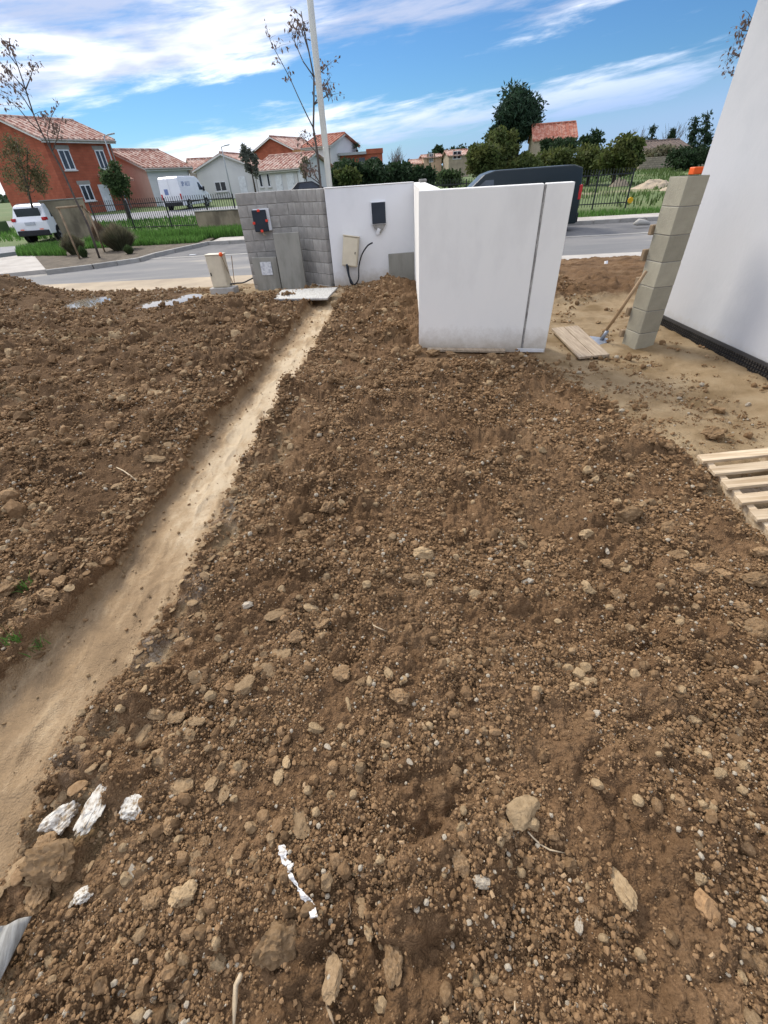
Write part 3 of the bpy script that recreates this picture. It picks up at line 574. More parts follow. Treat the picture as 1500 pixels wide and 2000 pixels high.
tag(MB().box(-.07, .07, -.04, .04, 0, .05, Matrix.Translation((dB.x - .02 + .13, dB.y - .55, 1.604))).build('mortar_lump', M_MORTAR, bevel=.015), 'mortar lump left on top of the white return wall', 'lump')

# cream cabinet on the white wall, with its cables
r = thing('electric_cabinet', 'cream electric cabinet tilted against the white rendered wall', 'cabinet', A(684, 492, 9.62), R(-8))
bd = MB().box(-.15, .15, -.0, .16, -.25, .25).build('body', M_CREAM, r, bevel=.012, segs=2)
MB().box(-.135, .135, -.014, -.002, -.235, .235).build('door', M_CREAM, r, bevel=.008); MB().box(.09, .105, -.022, -.014, -.03, .01).build('latch', M_BLACK, r)
MB().box(-.16, .16, -.02, .17, .25, .268).build('lid', M_CREAM, r, bevel=.006)
r.rotation_euler = (R(-5), R(9), R(-6))
def pxtube(name, label, cat, pl, Yv, rad, m, parent=None):
    pts = [A(x, y, Yv) for x, y in pl]; sm = []
    for i in range(len(pts) - 1):
        p0 = pts[max(i - 1, 0)]; p1, p2 = pts[i], pts[i + 1]; p3 = pts[min(i + 2, len(pts) - 1)]
        for k in range(5):
            t = k / 5; sm.append(0.5 * ((2 * p1) + (-p0 + p2) * t + (2 * p0 - 5 * p1 + 4 * p2 - p3) * t * t + (-p0 + 3 * p1 - 3 * p2 + p3) * t ** 3))
    sm.append(pts[-1]); o = MB().tube(sm, rad, 8).build(name, m, parent, smooth=True)
    if label: tag(o, label, cat)
    return o
pxtube('black_conduit', 'black conduit curling up from the soil beside the cream cabinet', 'conduit', [(728, 474), (718, 480), (707, 497), (701, 520), (700, 545), (692, 556), (684, 550), (680, 520)], 9.6, .013, M_BLACK)
pxtube('grey_cable', 'short thick cable dropping out of the cream cabinet', 'cable', [(677, 516), (682, 540), (690, 556)], 9.58, .02, M_NAVY)
# ground cabinet on concrete foot, with orange-capped rod
c0 = G(436, 577, -.05)
r = thing('ground_cabinet', 'cream utility cabinet on a concrete foot beside the road', 'cabinet', c0, R(-10))
MB().box(-.26, .26, -.02, .26, -.15, .14).build('concrete_foot', M_BLOCK, r, bevel=.01)
MB().box(-.19, .15, .03, .23, .141, .72).build('body', M_CREAM, r, bevel=.01, segs=2)
MB().box(-.175, .135, .018, .028, .16, .70).build('door', M_CREAM, r, bevel=.006); MB().box(-.16, -.14, .008, .018, .36, .42).build('lock', M_BLACK, r)
MB().box(-.20, .16, .015, .25, .721, .735).build('lid', M_CREAM, r, bevel=.005)
r = thing('marker_rod', 'thin iron rod with an orange cap by the ground cabinet', 'rod', G(462, 565, -.05))
top = A(431, 497, 9.75) - Vector(r.location)
MB().tube([(0, 0, -.1), tuple(top)], .008).build('rod', M_STAKE, r)
bm_ = bmesh.new(); bmesh.ops.create_icosphere(bm_, subdivisions=2, radius=.04); bmesh.ops.translate(bm_, vec=top, verts=bm_.verts); me = bpy.data.meshes.new('cap'); bm_.to_mesh(me); bm_.free(); me.materials.append(M_ORANGE); obj('cap', me, r)
tag(MB().tube([G(458, 560, -.05) + Vector((0, 0, -.05)), A(452, 500, 9.9)], .007).build('iron_rod', M_STAKE), 'bare iron rod without cap by the ground cabinet', 'rod')
pxtube('black_hose', 'black hose arching from the ground cabinet to the block wall', 'hose', [(450, 555), (462, 553), (475, 552), (488, 546), (494, 543)], 10.0, .014, M_BLACK)
# metal plate on the ground at the end of the path
cs = [G(533, 590, 0.09), G(640, 589, 0.09), G(660, 567, 0.09), G(552, 572, 0.09)]
tag(MB().prism([c + Vector((0, 0, .02)) for c in cs], (0, 0, .035)).build('access_plate', M_ZINC, bevel=.005), 'grey flat plate lying at the end of the clay path', 'plate')

# ------------------------------------------------------------------ pillar, house wall on the right
P0, P1, P2 = G(1213, 676, 0), G(1241, 681, 0), G(1274, 682, 0)
pil = thing('block_pillar', 'tall pillar of stacked yellowish concrete blocks against the white house', 'pillar')
P1 = Vector((3.074, 4.97, 0)); ex = Vector((math.cos(R(10)), math.sin(R(10)), 0)); wx = 0.24; wy = 0.24; P0 = P1 + Vector((-ex.y, ex.x, 0)) * wy
mP = Matrix.Translation(P1) @ Matrix.Rotation(math.atan2(ex.y, ex.x), 4, 'Z')
bh = 0.238; pm = None
for k in range(7):
    z0 = -0.075 + k * bh
    if pm is None: ob = MB().box(0, wx, 0, wy, 0, bh - .006).build('block', M_PILBLOCK, pil, bevel=.004); pm = ob.data
    else: ob = obj('block', pm, pil)
    ob.matrix_local = mP @ Matrix.Translation((random.uniform(-.0015, .0015), random.uniform(-.0015, .0015), z0))
MB().box(.004, wx - .004, .004, wy - .004, -.07, 1.585, mP).build('mortar_core', M_MORTAR, pil)
# brown packing bricks at the back edge of the pillar
for k, (z0, z1) in enumerate(((.06, .14), (.30, .39), (.62, .70), (.86, .97), (1.10, 1.19))):
    MB().box(-.035 + .008 * (k % 3), .05, wy + .004, wy + .055, z0, z1, mP).build('packing_brick', M_STAKE, pil, bevel=.006)
tag(MB().box(.09, .19, .05, .12, 1.593, 1.65, mP).build('orange_cap', M_ORANGE, bevel=.006), 'bright orange plastic block on top of the pillar', 'marker')
# house on the right
HX = 3.74
hs = thing('white_house', 'smooth white rendered house wall towering beside the pillar', 'house', (0, 0, 0))
yc = 5.83
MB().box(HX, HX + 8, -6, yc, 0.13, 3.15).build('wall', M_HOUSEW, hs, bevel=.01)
MB().box(HX + .012, HX + 7.9, -5.9, yc - .012, -0.4, 0.135).build('footing', M_BLACK, hs)
mem = MB().box(HX - .012, HX + .009, -5.9, yc - .01, -0.35, 0.15).build('membrane', M_BLACK, hs, bevel=.004); mem['label'] = 'black dimpled damp-proof membrane'
st = MB().box(HX - .022, HX - .013, -2, yc - .02, 0.125, 0.165).build('membrane_strip', mat('grey_strip', (.05, .05, .052), rough=.5), hs, bevel=.003)
dm = MB()
yy = -1.0
while yy < yc - .05:
    for z in (-.09, -.055, -.02, .015, .05, .085, .115):
        dm.box(HX - .026, HX - .0125, yy, yy + .018, z, z + .018)
    yy += .036
o = dm.build('dimples', mat('membrane_dimple', (.05, .045, .04), (.02, .02, .02), 8, .5), hs); o['kind'] = 'stuff'
MB().prism([(HX - .35, -6.4, 3.16), (HX + 4.2, -6.4, 4.6), (HX + 8.4, -6.4, 3.16), (HX + 8.4, -6.4, 3.24), (HX + 4.2, -6.4, 4.7), (HX - .35, -6.4, 3.24)], (0, 12.2, 0)).build('roof', M_TILE, hs)

# planks, shovel, pallet
pa, pb, pc_, pd = G(1075, 645, .03), G(1128, 640, .03), G(1193, 690, .03), G(1131, 696, .03)
for i, (t0, t1, lab) in enumerate(((0.02, .46, 'left weathered plank lying between the end wall and pillar'), (.49, .98, 'right weathered plank beside the shovel blade'))):
    q = [pa.lerp(pb, t0), pa.lerp(pb, t1), pd.lerp(pc_, t1), pd.lerp(pc_, t0)]
    o = MB().prism([(v.x, v.y, H(v.x, v.y) + .025 + (.035 if k < 2 else 0)) for k, v in enumerate(q)], (0, 0, .027)).build('plank', M_OLDWOOD, bevel=.003); tag(o, lab, 'plank', 'weathered planks on the ground')
sb = GS(1172, 668); htop = A(1262, 530, (P0.y + P1.y) / 2 - 0.05)
r = thing('shovel', 'long-handled shovel leaning on the block pillar', 'shovel', sb)
hv = htop - sb
MB().tube([(0.0, 0, .06), tuple(hv * .5 + Vector((0, 0, .01))), tuple(hv)], [.019, .019, .017], 10).build('handle', M_HANDLE, r, smooth=True)
dirh = hv.normalized()
MB().tube([tuple(dirh * .02), tuple(dirh * .16)], [.026, .022], 10).build('socket', M_STEEL, r, smooth=True)
mb = MB(); bl = [(-.11, 0, .03), (.11, 0, .03), (.13, -.1, .012), (.07, -.2, .0), (0, -.24, -.005), (-.07, -.2, .0), (-.13, -.1, .012)]
mb.prism(bl, (0, 0, .008)); ob = mb.build('blade', M_STEEL, r, bevel=.002); ob.rotation_euler = (0, 0, R(-40)); ob.location = (0, .06, .005)
# pallet
pz = 0.115
q0, q1 = G(1363, 886, pz), G(1497, 1028, pz); v = (q1 - q0); plen = 1.2; yax = -v.normalized(); xax = Vector((-yax.y, yax.x, 0)) * -1
xax = Vector((1, 0.06, 0)).normalized()
r = thing('timber_pallet', 'pale timber pallet of spaced slats lying on the soil', 'pallet', (q0.x, q0.y, -0.03))
def pmx(u, vv, z): pp = xax * u + v.normalized() * vv; return (pp.x, pp.y, z)
nsl = 8; gap = v.length / 5.0
for k in range(nsl):
    mb = MB(); a = k * gap; ln2 = 1.15 + random.uniform(-.01, .01); z0 = .115
    mb.prism([pmx(0, a, z0), pmx(0, a + .088, z0), pmx(ln2, a + .088, z0), pmx(ln2, a, z0)], (0, 0, .022)); mb.build('slat', M_WOOD, r, bevel=.002)
for u in (0.035, .52, 1.0):
    mb = MB(); mb.prism([pmx(u, -.02, .022), pmx(u, gap * 7 + .1, .022), pmx(u + .045, gap * 7 + .1, .022), pmx(u + .045, -.02, .022)], (0, 0, .0925)); mb.build('stringer', M_WOOD, r, bevel=.002)
for a in (gap * 1.05, gap * 1.85, gap * 4.6):
    mb = MB(); mb.prism([pmx(-.13, a, .0), pmx(-.13, a + .09, .0), pmx(1.1, a + .09, .0), pmx(1.1, a, .0)], (0, 0, .0215)); mb.build('bottom_board', M_OLDWOOD, r, bevel=.002)

# ------------------------------------------------------------------ lamp posts
def lamp(name, label, base, h, rad, m, arm, adir, grp=None):
    r = thing(name, label, 'street lamp', base, 0, grp)
    MB().tube([(0, 0, -.3), (0, 0, h * .5), (0, 0, h)], [rad, rad * .95, rad * .8], 14).build('post', m, r, smooth=True)
    ax = Vector((math.cos(adir), math.sin(adir), 0)) * arm
    MB().tube([(0, 0, h - .02), (ax.x * .5, ax.y * .5, h + .06), (ax.x, ax.y, h + .09)], rad * .55, 8).build('arm', m, r, smooth=True)
    o = MB().box(-.28, .3, -.11, .11, -.04, .05).build('lamp_head', M_GREYLAMP, r, bevel=.025, segs=2); o.location = (ax.x, ax.y, h + .1); o.rotation_euler = (0, R(-8), adir); return r
pb_ = A(643.5, 362, 10.55); lamp('street_lamp', 'tall pale lamp post rising behind the white wall', (pb_.x, pb_.y, -.1), 7.0, .058, M_POLE, .7, R(80))
l1 = A(228, 340, 47); t1 = A(211, 262, 47); lamp('street_lamp', 'slim grey street lamp between the red and pink houses', (l1.x, 47, .2), t1.z - .3, .06, M_GREYLAMP, .6, R(20))
l2 = A(445, 345, 60); t2 = A(437, 284, 60); lamp('street_lamp', 'slim grey street lamp in front of the white gable', (l2.x, 60, .3), t2.z - .4, .06, M_GREYLAMP, .6, R(20))

# ------------------------------------------------------------------ fences
def fence(label, a, b, z, h, step, postn, group):
    r = thing('iron_fence', label, 'fence', (0, 0, 0), 0, group); a = Vector(a); b = Vector(b); d = b - a; n = int(d.length / step); ang = math.atan2(d.y, d.x)
    pk = MB().box(-.011, .011, -.011, .011, 0, h).build('picket', M_FENCE, r); ps = MB().box(-.03, .03, -.03, .03, -.2, h + .02).build('post', M_FENCE, r); fp = fq = True
    for i in range(n + 1):
        p = a + d * (i / n); post = (i % postn == 0) or i == n
        if post: o = ps if fp else ps.copy(); new = not fp; fp = False
        else: o = pk if fq else pk.copy(); new = not fq; fq = False
        if new: COL.objects.link(o)
        o.location = (p.x, p.y, z + (0 if post else .06)); o.rotation_euler = (0, 0, ang); o.parent = r
    mx = Matrix.Translation((a.x, a.y, z)) @ Matrix.Rotation(ang, 4, 'Z')
    for zz in (.16, h - .18): MB().box(0, d.length, -.018, .018, zz, zz + .04, mx).build('rail', M_FENCE, r)
    return r
fr = A(1240, 336, 24.2); fence('black iron picket fence behind the dark van', (1.0, 26.0, 0), (fr.x, 24.3, 0), -.06, 1.42, .125, 16, 'black iron picket fences')
fence('black iron picket fence in front of the parked white van', A(183, 420, 30.5) * Vector((1, 1, 0)), A(462, 420, 27.7) * Vector((1, 1, 0)), -.05, 1.42, .14, 18, 'black iron picket fences')
pc = A(378, 409, 26.6); pd = A(470, 409, 26.0)
o_, an_, l_ = frame(pc, pd); r = thing('concrete_wall', 'low stained concrete wall in front of the iron fence', 'wall', o_, an_)
MB().box(0, l_ + 1.2, 0, .25, -.4, A(425, 412, 26.3).z).build('wall_body', M_STAINC, r, bevel=.02); MB().box(-.03, l_ + 1.23, -.03, .28, A(425, 412, 26.3).z + .002, A(425, 412, 26.3).z + .05).build('coping', M_SLAB, r, bevel=.01)
pc = G(112, 474, -.15); pd = G(192, 466, -.15); o_, an_, l_ = frame(pc, pd); r = thing('concrete_wall', 'taller stained concrete wall beside the white off-roader', 'wall', o_, an_)
ht = A(90, 393, pc.y).z; MB().box(0, l_, 0, .3, -.4, ht).build('wall_body', M_STAINC, r, bevel=.02); MB().box(-.03, l_ + .03, -.03, .33, ht + .002, ht + .05).build('coping', M_SLAB, r, bevel=.01)

# ------------------------------------------------------------------ houses
def house(name, label, loc, rz, w_, d_, he, hr, axis, wm, rm, wins=(), doors=(), fascia=M_FASCIA, over=.35, cat='house', sidem=None, extra=None):
    r = thing(name, label, cat, loc, rz); t = .18
    if axis == 'x':
        MB().prism([(0, 0, -.6), (0, d_, -.6), (0, d_, he), (0, d_ / 2, hr), (0, 0, he)], (w_, 0, 0)).build('wall', wm, r)
        if sidem: MB().prism([(-.01, .02, -.6), (-.01, d_ - .02, -.6), (-.01, d_ - .02, he - .02), (-.01, d_ / 2, hr - .02), (-.01, .02, he - .02)], (-.02, 0, 0)).build('gable_face', sidem, r)
        s = (hr - he) / (d_ / 2)
        for sg in (0, 1):
            y0 = -over if sg == 0 else d_ + over; z0 = he - s * over
            ro = MB().prism([(-over, y0, z0 + .02), (-over, d_ / 2, hr + .02), (-over, d_ / 2, hr + t), (-over, y0, z0 + t)] if sg == 0 else [(-over, y0, z0 + .02), (-over, y0, z0 + t), (-over, d_ / 2, hr + t), (-over, d_ / 2, hr + .02)], (w_ + 2 * over, 0, 0)).build('roof', rm, r)
            if sg == 0 and fascia:
                MB().box(-over, w_ + over, y0 - .03, y0 - .002, z0 - .14, z0 + .10).build('fascia', fascia, r)
                MB().tube([(-over, y0 - .09, z0 + .03), (w_ + over, y0 - .09, z0 + .03)], .065, 8).build('gutter', M_GREYBOX, r); MB().tube([(w_ - .15, -.06, z0 - .02), (w_ - .15, -.06, 0)], .045, 8).build('downpipe', M_GREYBOX, r)
                for xx in (-over - .03, w_ + over + .002): MB().prism([(xx, y0, z0 - .05), (xx, d_ / 2, hr - .05), (xx, d_ / 2, hr + .13), (xx, y0, z0 + .13)], (.028, 0, 0)).build('verge_board', fascia, r)
            nr = int((w_ + 2 * over) / .5); tm = MB()
            for k in range(nr + 1):
                xk = -over + k * (w_ + 2 * over) / nr; tm.tube([(xk, y0 + (.02 if sg == 0 else -.02), z0 + t + .0), (xk, d_ / 2, hr + t + .0)], .09, 5)
            o = tm.build('tile_rolls', rm, ro); o['kind'] = 'stuff'
        MB().tube([(-over, d_ / 2, hr + t + .02), (w_ + over, d_ / 2, hr + t + .02)], .14, 8).build('ridge', rm, r)
    else:
        MB().prism([(0, 0, -.6), (w_, 0, -.6), (w_, 0, he), (w_ / 2, 0, hr), (0, 0, he)], (0, d_, 0)).build('wall', wm, r)
        s = (hr - he) / (w_ / 2)
        for sg in (-1, 1):
            xe = -over if sg < 0 else w_ + over; z0 = he - s * over
            MB().prism([(xe, -over, z0 + .02), (w_ / 2, -over, hr + .02), (w_ / 2, -over, hr + t), (xe, -over, z0 + t)], (0, d_ + 2 * over, 0)).build('roof', rm, r)
            if fascia: MB().prism([(xe, -over - .03, z0 - .06), (w_ / 2, -over - .03, hr - .06), (w_ / 2, -over - .03, hr + .1), (xe, -over - .03, z0 + .1)], (0, .028, 0)).build('verge_board', fascia, r)
        MB().tube([(w_ / 2, -over, hr + t + .02), (w_ / 2, d_ + over, hr + t + .02)], .12, 8).build('ridge', rm, r)
    for (sd, u, z, ww_, hh, kind) in wins:
        wr = MB()
        if sd == 'f': mx = Matrix.Translation((u, -.004, z))
        elif sd == 'l': mx = Matrix.Translation((-.034, u, z)) @ Matrix.Rotation(R(-90), 4, 'Z')
        else: mx = Matrix.Translation((w_ + .004, u, z)) @ Matrix.Rotation(R(90), 4, 'Z')
        f = .09
        wr.box(0, ww_, -.05, .0, 0, f, mx); wr.box(0, ww_, -.05, .0, hh - f, hh, mx); wr.box(0, f, -.05, .0, f, hh - f, mx); wr.box(ww_ - f, ww_, -.05, .0, f, hh - f, mx)
        if ww_ > .8: wr.box(ww_ / 2 - .05, ww_ / 2 + .05, -.05, .0, f, hh - f, mx)
        wf = wr.build('window', M_PVC, r); MB().box(f, ww_ - f, -.02, -.001, f, hh - f, mx).build('pane', M_GLASS, wf)
        if 's' in kind: MB().box(-.1, ww_ + .1, -.12, -.003, -.09, -.003, mx).build('sill', M_FASCIA, wf)
        if 'b' in kind: MB().box(-.12, ww_ + .12, -.03, -.003, hh + .004, hh + .30, mx).build('shutter_box', M_GREYBOX, wf)
        if 'h' in kind:
            for xx in (-.45, ww_ + .05): MB().box(xx, xx + .4, -.06, -.003, 0, hh, mx).build('shutter', M_STAKE, wf)
    for (sd, u, ww_, hh, m_) in doors:
        mx = Matrix.Translation((u, -.004, 0)); dd = MB().box(0, ww_, -.05, 0, 0, hh, mx).build('door', m_, r); MB().box(ww_ - .15, ww_ - .1, -.08, -.051, 1.0, 1.1, mx).build('handle', M_GREYLAMP, dd)
    return r
zg = .30
cA, cB = (-27.6, 50.4), (-24.4, 56.2)
rz = math.atan2(cB[1] - cA[1], cB[0] - cA[0]); wl = math.hypot(cB[0] - cA[0], cB[1] - cA[1])
red = house('brick_house', 'two-storey red brick house with bare walls and tiled roof', (*cA, zg), rz, wl, 9.5, 5.45, 7.1, 'x', M_REDBRICK, M_TILE,
      wins=(('f', .95, 3.3, 1.1, 1.45, 'sb'), ('f', 4.6, 3.3, .95, 1.45, 'sb'), ('f', 1.7, .95, 1.1, 1.25, 'sb')), doors=(('f', 3.6, 1.0, 2.15, M_PVC),))
MB().prism([(4.0, -.05, 2.75), (4.0, -1.7, 2.3), (4.0, -1.7, 2.45), (4.0, -.05, 2.95)], (2.6, 0, 0)).build('porch_roof', M_TILE, red)
cA, cB = (-22.3, 57.6), (-19.4, 62.2); rz = math.atan2(cB[1] - cA[1], cB[0] - cA[0]); wl = math.hypot(cB[0] - cA[0], cB[1] - cA[1])
house('rendered_house', 'single-storey house with pink gable and cream front behind the white van', (*cA, .35), rz, wl, 9.0, 3.2, 4.75, 'x', M_WHITEH, M_TILE, sidem=M_PINK,
      wins=(('f', .9, .7, .95, 1.55, 's'), ('f', 2.7, 1.5, .35, .8, ''), ('f', 4.1, 1.4, .6, .9, 's')))
house('blockwork_house', 'grey unrendered house showing between the pink and white houses', (-25.8, 86, .4), R(25), 8.0, 7, 3.3, 4.7, 'x', M_GREYBLK, M_TILE)
a = A(385, 345, 68); b = A(497, 345, 66)
house('rendered_house', 'white gabled bungalow behind the slim street lamp', (a.x, 68, .4), math.atan2(-1.0, b.x - a.x), b.x - a.x, 9, 2.9, 4.25, 'y', M_WHITEH, M_TILE,
      wins=(('f', 2.0, .75, 1.5, 1.0, 's'),), doors=(('f', 5.2, .9, 2.1, M_PVC),))
a = A(500, 345, 66); b = A(584, 345, 63.5)
house('rendered_house', 'long low white bungalow with white garage doors', (a.x, 66, .4), math.atan2(-2.5, b.x - a.x), math.hypot(b.x - a.x, 2.5), 8, 2.45, 3.7, 'x', M_WHITEH, M_TILE,
      wins=(('f', .35, .9, .5, 1.3, 's'), ('f', 1.5, .9, .45, 1.3, 's')), doors=(('f', 2.7, .9, 2.0, M_PVC), ('f', 4.3, 1.0, 2.1, M_PVC), ('f', 5.8, .9, 2.1, M_PVC)))
a = A(505, 345, 88); b = A(578, 345, 84)
house('brick_house', 'tall red brick gabled house behind the white bungalows', (a.x, 88, .4), math.atan2(-3, b.x - a.x), math.hypot(b.x - a.x, 3), 9, 5.1, 6.6, 'y', M_REDBRICK, M_TILE)
a = A(578, 345, 84); b = A(600, 345, 82)
tag(MB().box(0, b.x - a.x, 0, 6, -.5, 4.9, Matrix.Translation((a.x, 84, .4))).build('clad_annexe', M_TANWOOD, bevel=.03), 'orange timber-clad annexe between the brick house and cream house', 'annexe')
a = A(601, 345, 80); b = A(650, 345, 78)
house('rendered_house', 'cream two-storey house with hipped-looking tiled roof beside the brick gable', (a.x, 80, .4), math.atan2(-2, b.x - a.x), math.hypot(b.x - a.x, 2), 8, 4.9, 6.1, 'x', M_WHITEH, M_TILER, wins=(('f', .8, 2.6, .7, 1.6, ''), ('f', 2.6, .6, 1.0, 1.6, '')))
# brick flat-roofed building behind the hedge
a = A(666, 318, 80); b = A(748, 318, 79)
r = thing('flat_brick_building', 'flat-roofed red brick building behind the dark hedge', 'building', (a.x, 80, .4), 0)
wd = b.x - a.x; top = A(700, 302, 80).z
MB().box(0, wd, 0, 8, -.5, top - .4).build('wall', M_REDBRICK, r); MB().box(-.3, wd * .62, -.5, 8.3, top - .398, top - .1).build('roof', M_GREYLAMP, r); MB().box(wd * .62 + .01, wd + .1, -.1, 8.1, top - .395, top + .15).build('parapet', M_REDBRICK, r)
for u in (.4, 2.6, 4.4): MB().box(u, u + .9, -.04, -.002, top - 1.9, top - .75).build('window', M_GLASS, r)
# beige houses far right of centre
def boxhouse(name, label, x0, x1, ytop_eave, ytop_ridge, Yd, wm, axis='x', wins=()):
    a = A(x0, 330, Yd); b = A(x1, 330, Yd); e = A((x0 + x1) / 2, ytop_eave, Yd).z - .4; rr = A((x0 + x1) / 2, ytop_ridge, Yd).z - .4
    return house(name, label, (a.x, Yd, .4), 0, b.x - a.x, 8, e, rr, axis, wm, M_TILE, wins=wins, fascia=None, over=.3)
boxhouse('rendered_house', 'pinkish beige two-storey house beyond the dark hedge', 828, 862, 308, 303, 120, M_BEIGE, wins=(('f', 1.1, 2.9, .9, 1.5, 'h'),))
boxhouse('rendered_house', 'low beige wing with grey roof left of the beige house', 803, 827, 321, 313, 121, M_BEIGE)
boxhouse('rendered_house', 'pale grey two-storey house with dark windows beside the ivy bush', 876, 916, 304, 294, 112, M_STONE2, wins=(('f', .8, 3.0, 1.7, 1.3, ''), ('f', 4.3, 2.6, .6, 1.9, '')))
a = A(1040, 300, 74); b = A(1122, 297, 73)
house('stone_house', 'old stone barn with a red tiled roof among the hedges', (a.x, 74, .4), math.atan2(-1, b.x - a.x), b.x - a.x, 5.8, A(1040, 276, 74).z - .4, A(1075, 246, 77).z - .4, 'x', M_STONE2, M_TILER, fascia=None, over=.15)
a = A(1252, 300, 82); b = A(1345, 296, 82)
house('ruined_farmhouse', 'low grey farmhouse with a worn roof behind the field', (a.x, 82, .5), 0, b.x - a.x, 8, A(1290, 296, 82).z - .5, A(1300, 277, 86).z - .5, 'x', M_STONEW, mat('worn_roof', (.16, .12, .10), (.10, .08, .07), 1.5, .95), fascia=None)
a = A(1248, 325, 70); b = A(1420, 315, 70)
tag(MB().box(0, b.x - a.x, 0, .5, -.4, A(1290, 306, 70).z, Matrix.Translation((a.x, 70, 0))).build('stone_wall', M_STONEW, bevel=.04), 'dry rubble stone wall at the far edge of the field', 'wall')

# ------------------------------------------------------------------ vehicles (x forward, y left, z up; origin on the ground under the rear bumper)
def vehicle(name, label, loc, rz, prof, hw, z0, zt_, inset, paint, sidewins, rearwins, wheels, wr, extras):
    r = thing(name, label, 'van' if 'van' in name else 'car', loc, rz)
    def yw(z): return hw - inset * max(0.0, min(1.0, (z - z0) / (zt_ - z0)))
    bm = bmesh.new(); Lh = [bm.verts.new((x, yw(z), z)) for x, z in prof]; Rh = [bm.verts.new((x, -yw(z), z)) for x, z in prof]; n = len(prof)
    bm.faces.new(Lh); bm.faces.new(Rh[::-1])
    for i in range(n): j = (i + 1) % n; bm.faces.new((Lh[j], Lh[i], Rh[i], Rh[j]))
    bmesh.ops.recalc_face_normals(bm, faces=bm.faces)
    bmesh.ops.bevel(bm, geom=list(bm.edges), offset=.045, segments=3, affect='EDGES', profile=.6)
    me = bpy.data.meshes.new('body'); bm.to_mesh(me); bm.free(); me.materials.append(paint); me.polygons.foreach_set('use_smooth', [True] * len(me.polygons)); body = obj('body', me, r)
    for nm, pl, m_ in sidewins:
        for s in (1, -1):
            MB().prism([(x, s * (yw(z) - .012), z) for x, z in pl], (0, s * .018, 0)).build(nm, m_, r)
    for nm, (y0, y1, za, zb), m_, xo in rearwins:
        MB().box(xo - .012, xo + .03, y0, y1, za, zb).build(nm, m_, r, bevel=.008)
    for wx_ in wheels:
        for s in (1, -1):
            arch = MB().tube([(wx_, s * (hw - .03), wr), (wx_, s * (hw + .006), wr)], wr * 1.16, 24).build('wheel_arch', M_BLACK, r)
            wt = MB().tube([(wx_, s * (hw - .2), wr), (wx_, s * (hw - .02), wr), (wx_, s * (hw + .012), wr)], [wr, wr, wr * .93], 24).build('wheel', M_TYRE, r)
            rm = MB().tube([(wx_, s * (hw + .0), wr), (wx_, s * (hw + .017), wr)], wr * .28, 16)
            for k in range(5):
                a = 2 * math.pi * k / 5; rm.prism([(wx_ + wr * q * math.cos(a + e), s * (hw + .013), wr + wr * q * math.sin(a + e)) for q, e in ((.2, -.5), (.68, -.22), (.68, .22), (.2, .5))], (0, s * .006, 0))
            rm.build('rim', M_RIM, wt)
    extras(r, yw); return r
# dark panel van
def dvx(r, yw):
    for s in (1, -1):
        MB().box(-.015, .09, s * .865 - .09, s * .865 + .09, 1.0, 1.42).build('tail_light', M_TAIL, r, bevel=.015)
        MB().box(3.52, 3.7, s * 1.0 - .09, s * 1.0 + .09, 1.08, 1.32).build('mirror', M_BLACK, r, bevel=.03)
    MB().box(-.08, .12, -.85, .85, .32, .62).build('bumper', M_BLACK, r, bevel=.04, segs=2)
    MB().box(-.06, -.02, -.26, .26, .72, .84).build('number_plate', M_PLATE, r)
prof = [(0, .3), (.0, 1.1), (.06, 1.88), (.35, 1.97), (3.0, 1.95), (3.35, 1.86), (4.15, 1.22), (4.85, 1.02), (5.0, .75), (4.98, .3)]
rearp = A(1127, 330, 20.0)
vehicle('panel_van', 'dark green panel van parked behind the white end wall', (rearp.x - .35, 19.05, ZR - .06), R(180 - 6.5), prof, .95, 1.05, 1.97, .12, M_TRUCK,
        (('cab_window', [(3.0, 1.22), (3.02, 1.70), (3.3, 1.70), (3.95, 1.24)], M_CABG), ('side_groove', [(.35, 1.16), (.35, 1.19), (2.9, 1.19), (2.9, 1.16)], M_BLACK)),
        (('rear_window', (.08, .72, 1.18, 1.7), M_GLASS, .035), ('rear_window', (-.72, -.08, 1.18, 1.7), M_GLASS, .035)), (.95, 4.05), .33, dvx)
# white delivery van
def wvx(r, yw):
    for s in (1, -1):
        MB().box(-.02, .06, s * .88 - .07, s * .88 + .07, .75, 1.15).build('tail_light', M_TAIL, r, bevel=.01)
        MB().box(3.9, 4.05, s * 1.08 - .07, s * 1.08 + .07, 1.2, 1.55).build('mirror', M_BLACK, r, bevel=.03)
    MB().box(-.06, .1, -.85, .85, .3, .58).build('bumper', M_BLACK, r, bevel=.03)
    for x in (.5, 1.6, 2.7): MB().box(x, x + .04, -.7, .7, 2.33, 2.37).build('roof_bar', M_GREYLAMP, r)
    MB().box(-.014, -.002, .2, .55, 1.1, 1.5).build('logo_square', M_BLUEG, r); MB().box(-.016, -.004, -.005, .005, .6, 2.1).build('door_seam', M_GREYLAMP, r)
    f = bpy.data.curves.new('lettering', 'FONT'); f.body = 'SP ALU'; f.size = .46; f.extrude = .004; f.materials.append(M_BLUEG)
    o = bpy.data.objects.new('lettering', f); COL.objects.link(o); bpy.context.view_layer.update()
    me = bpy.data.meshes.new_from_object(o); bpy.data.objects.remove(o); o = obj('lettering', me, r); o.location = (.5, -yw(1.75) - .006, 1.65); o.rotation_euler = (R(90), 0, 0); o['label'] = 'blue lettering on the van side'
prof = [(0, .3), (0, 1.2), (.05, 2.2), (.3, 2.32), (3.2, 2.3), (3.6, 2.15), (4.35, 1.25), (5.0, 1.0), (5.2, .7), (5.2, .3)]
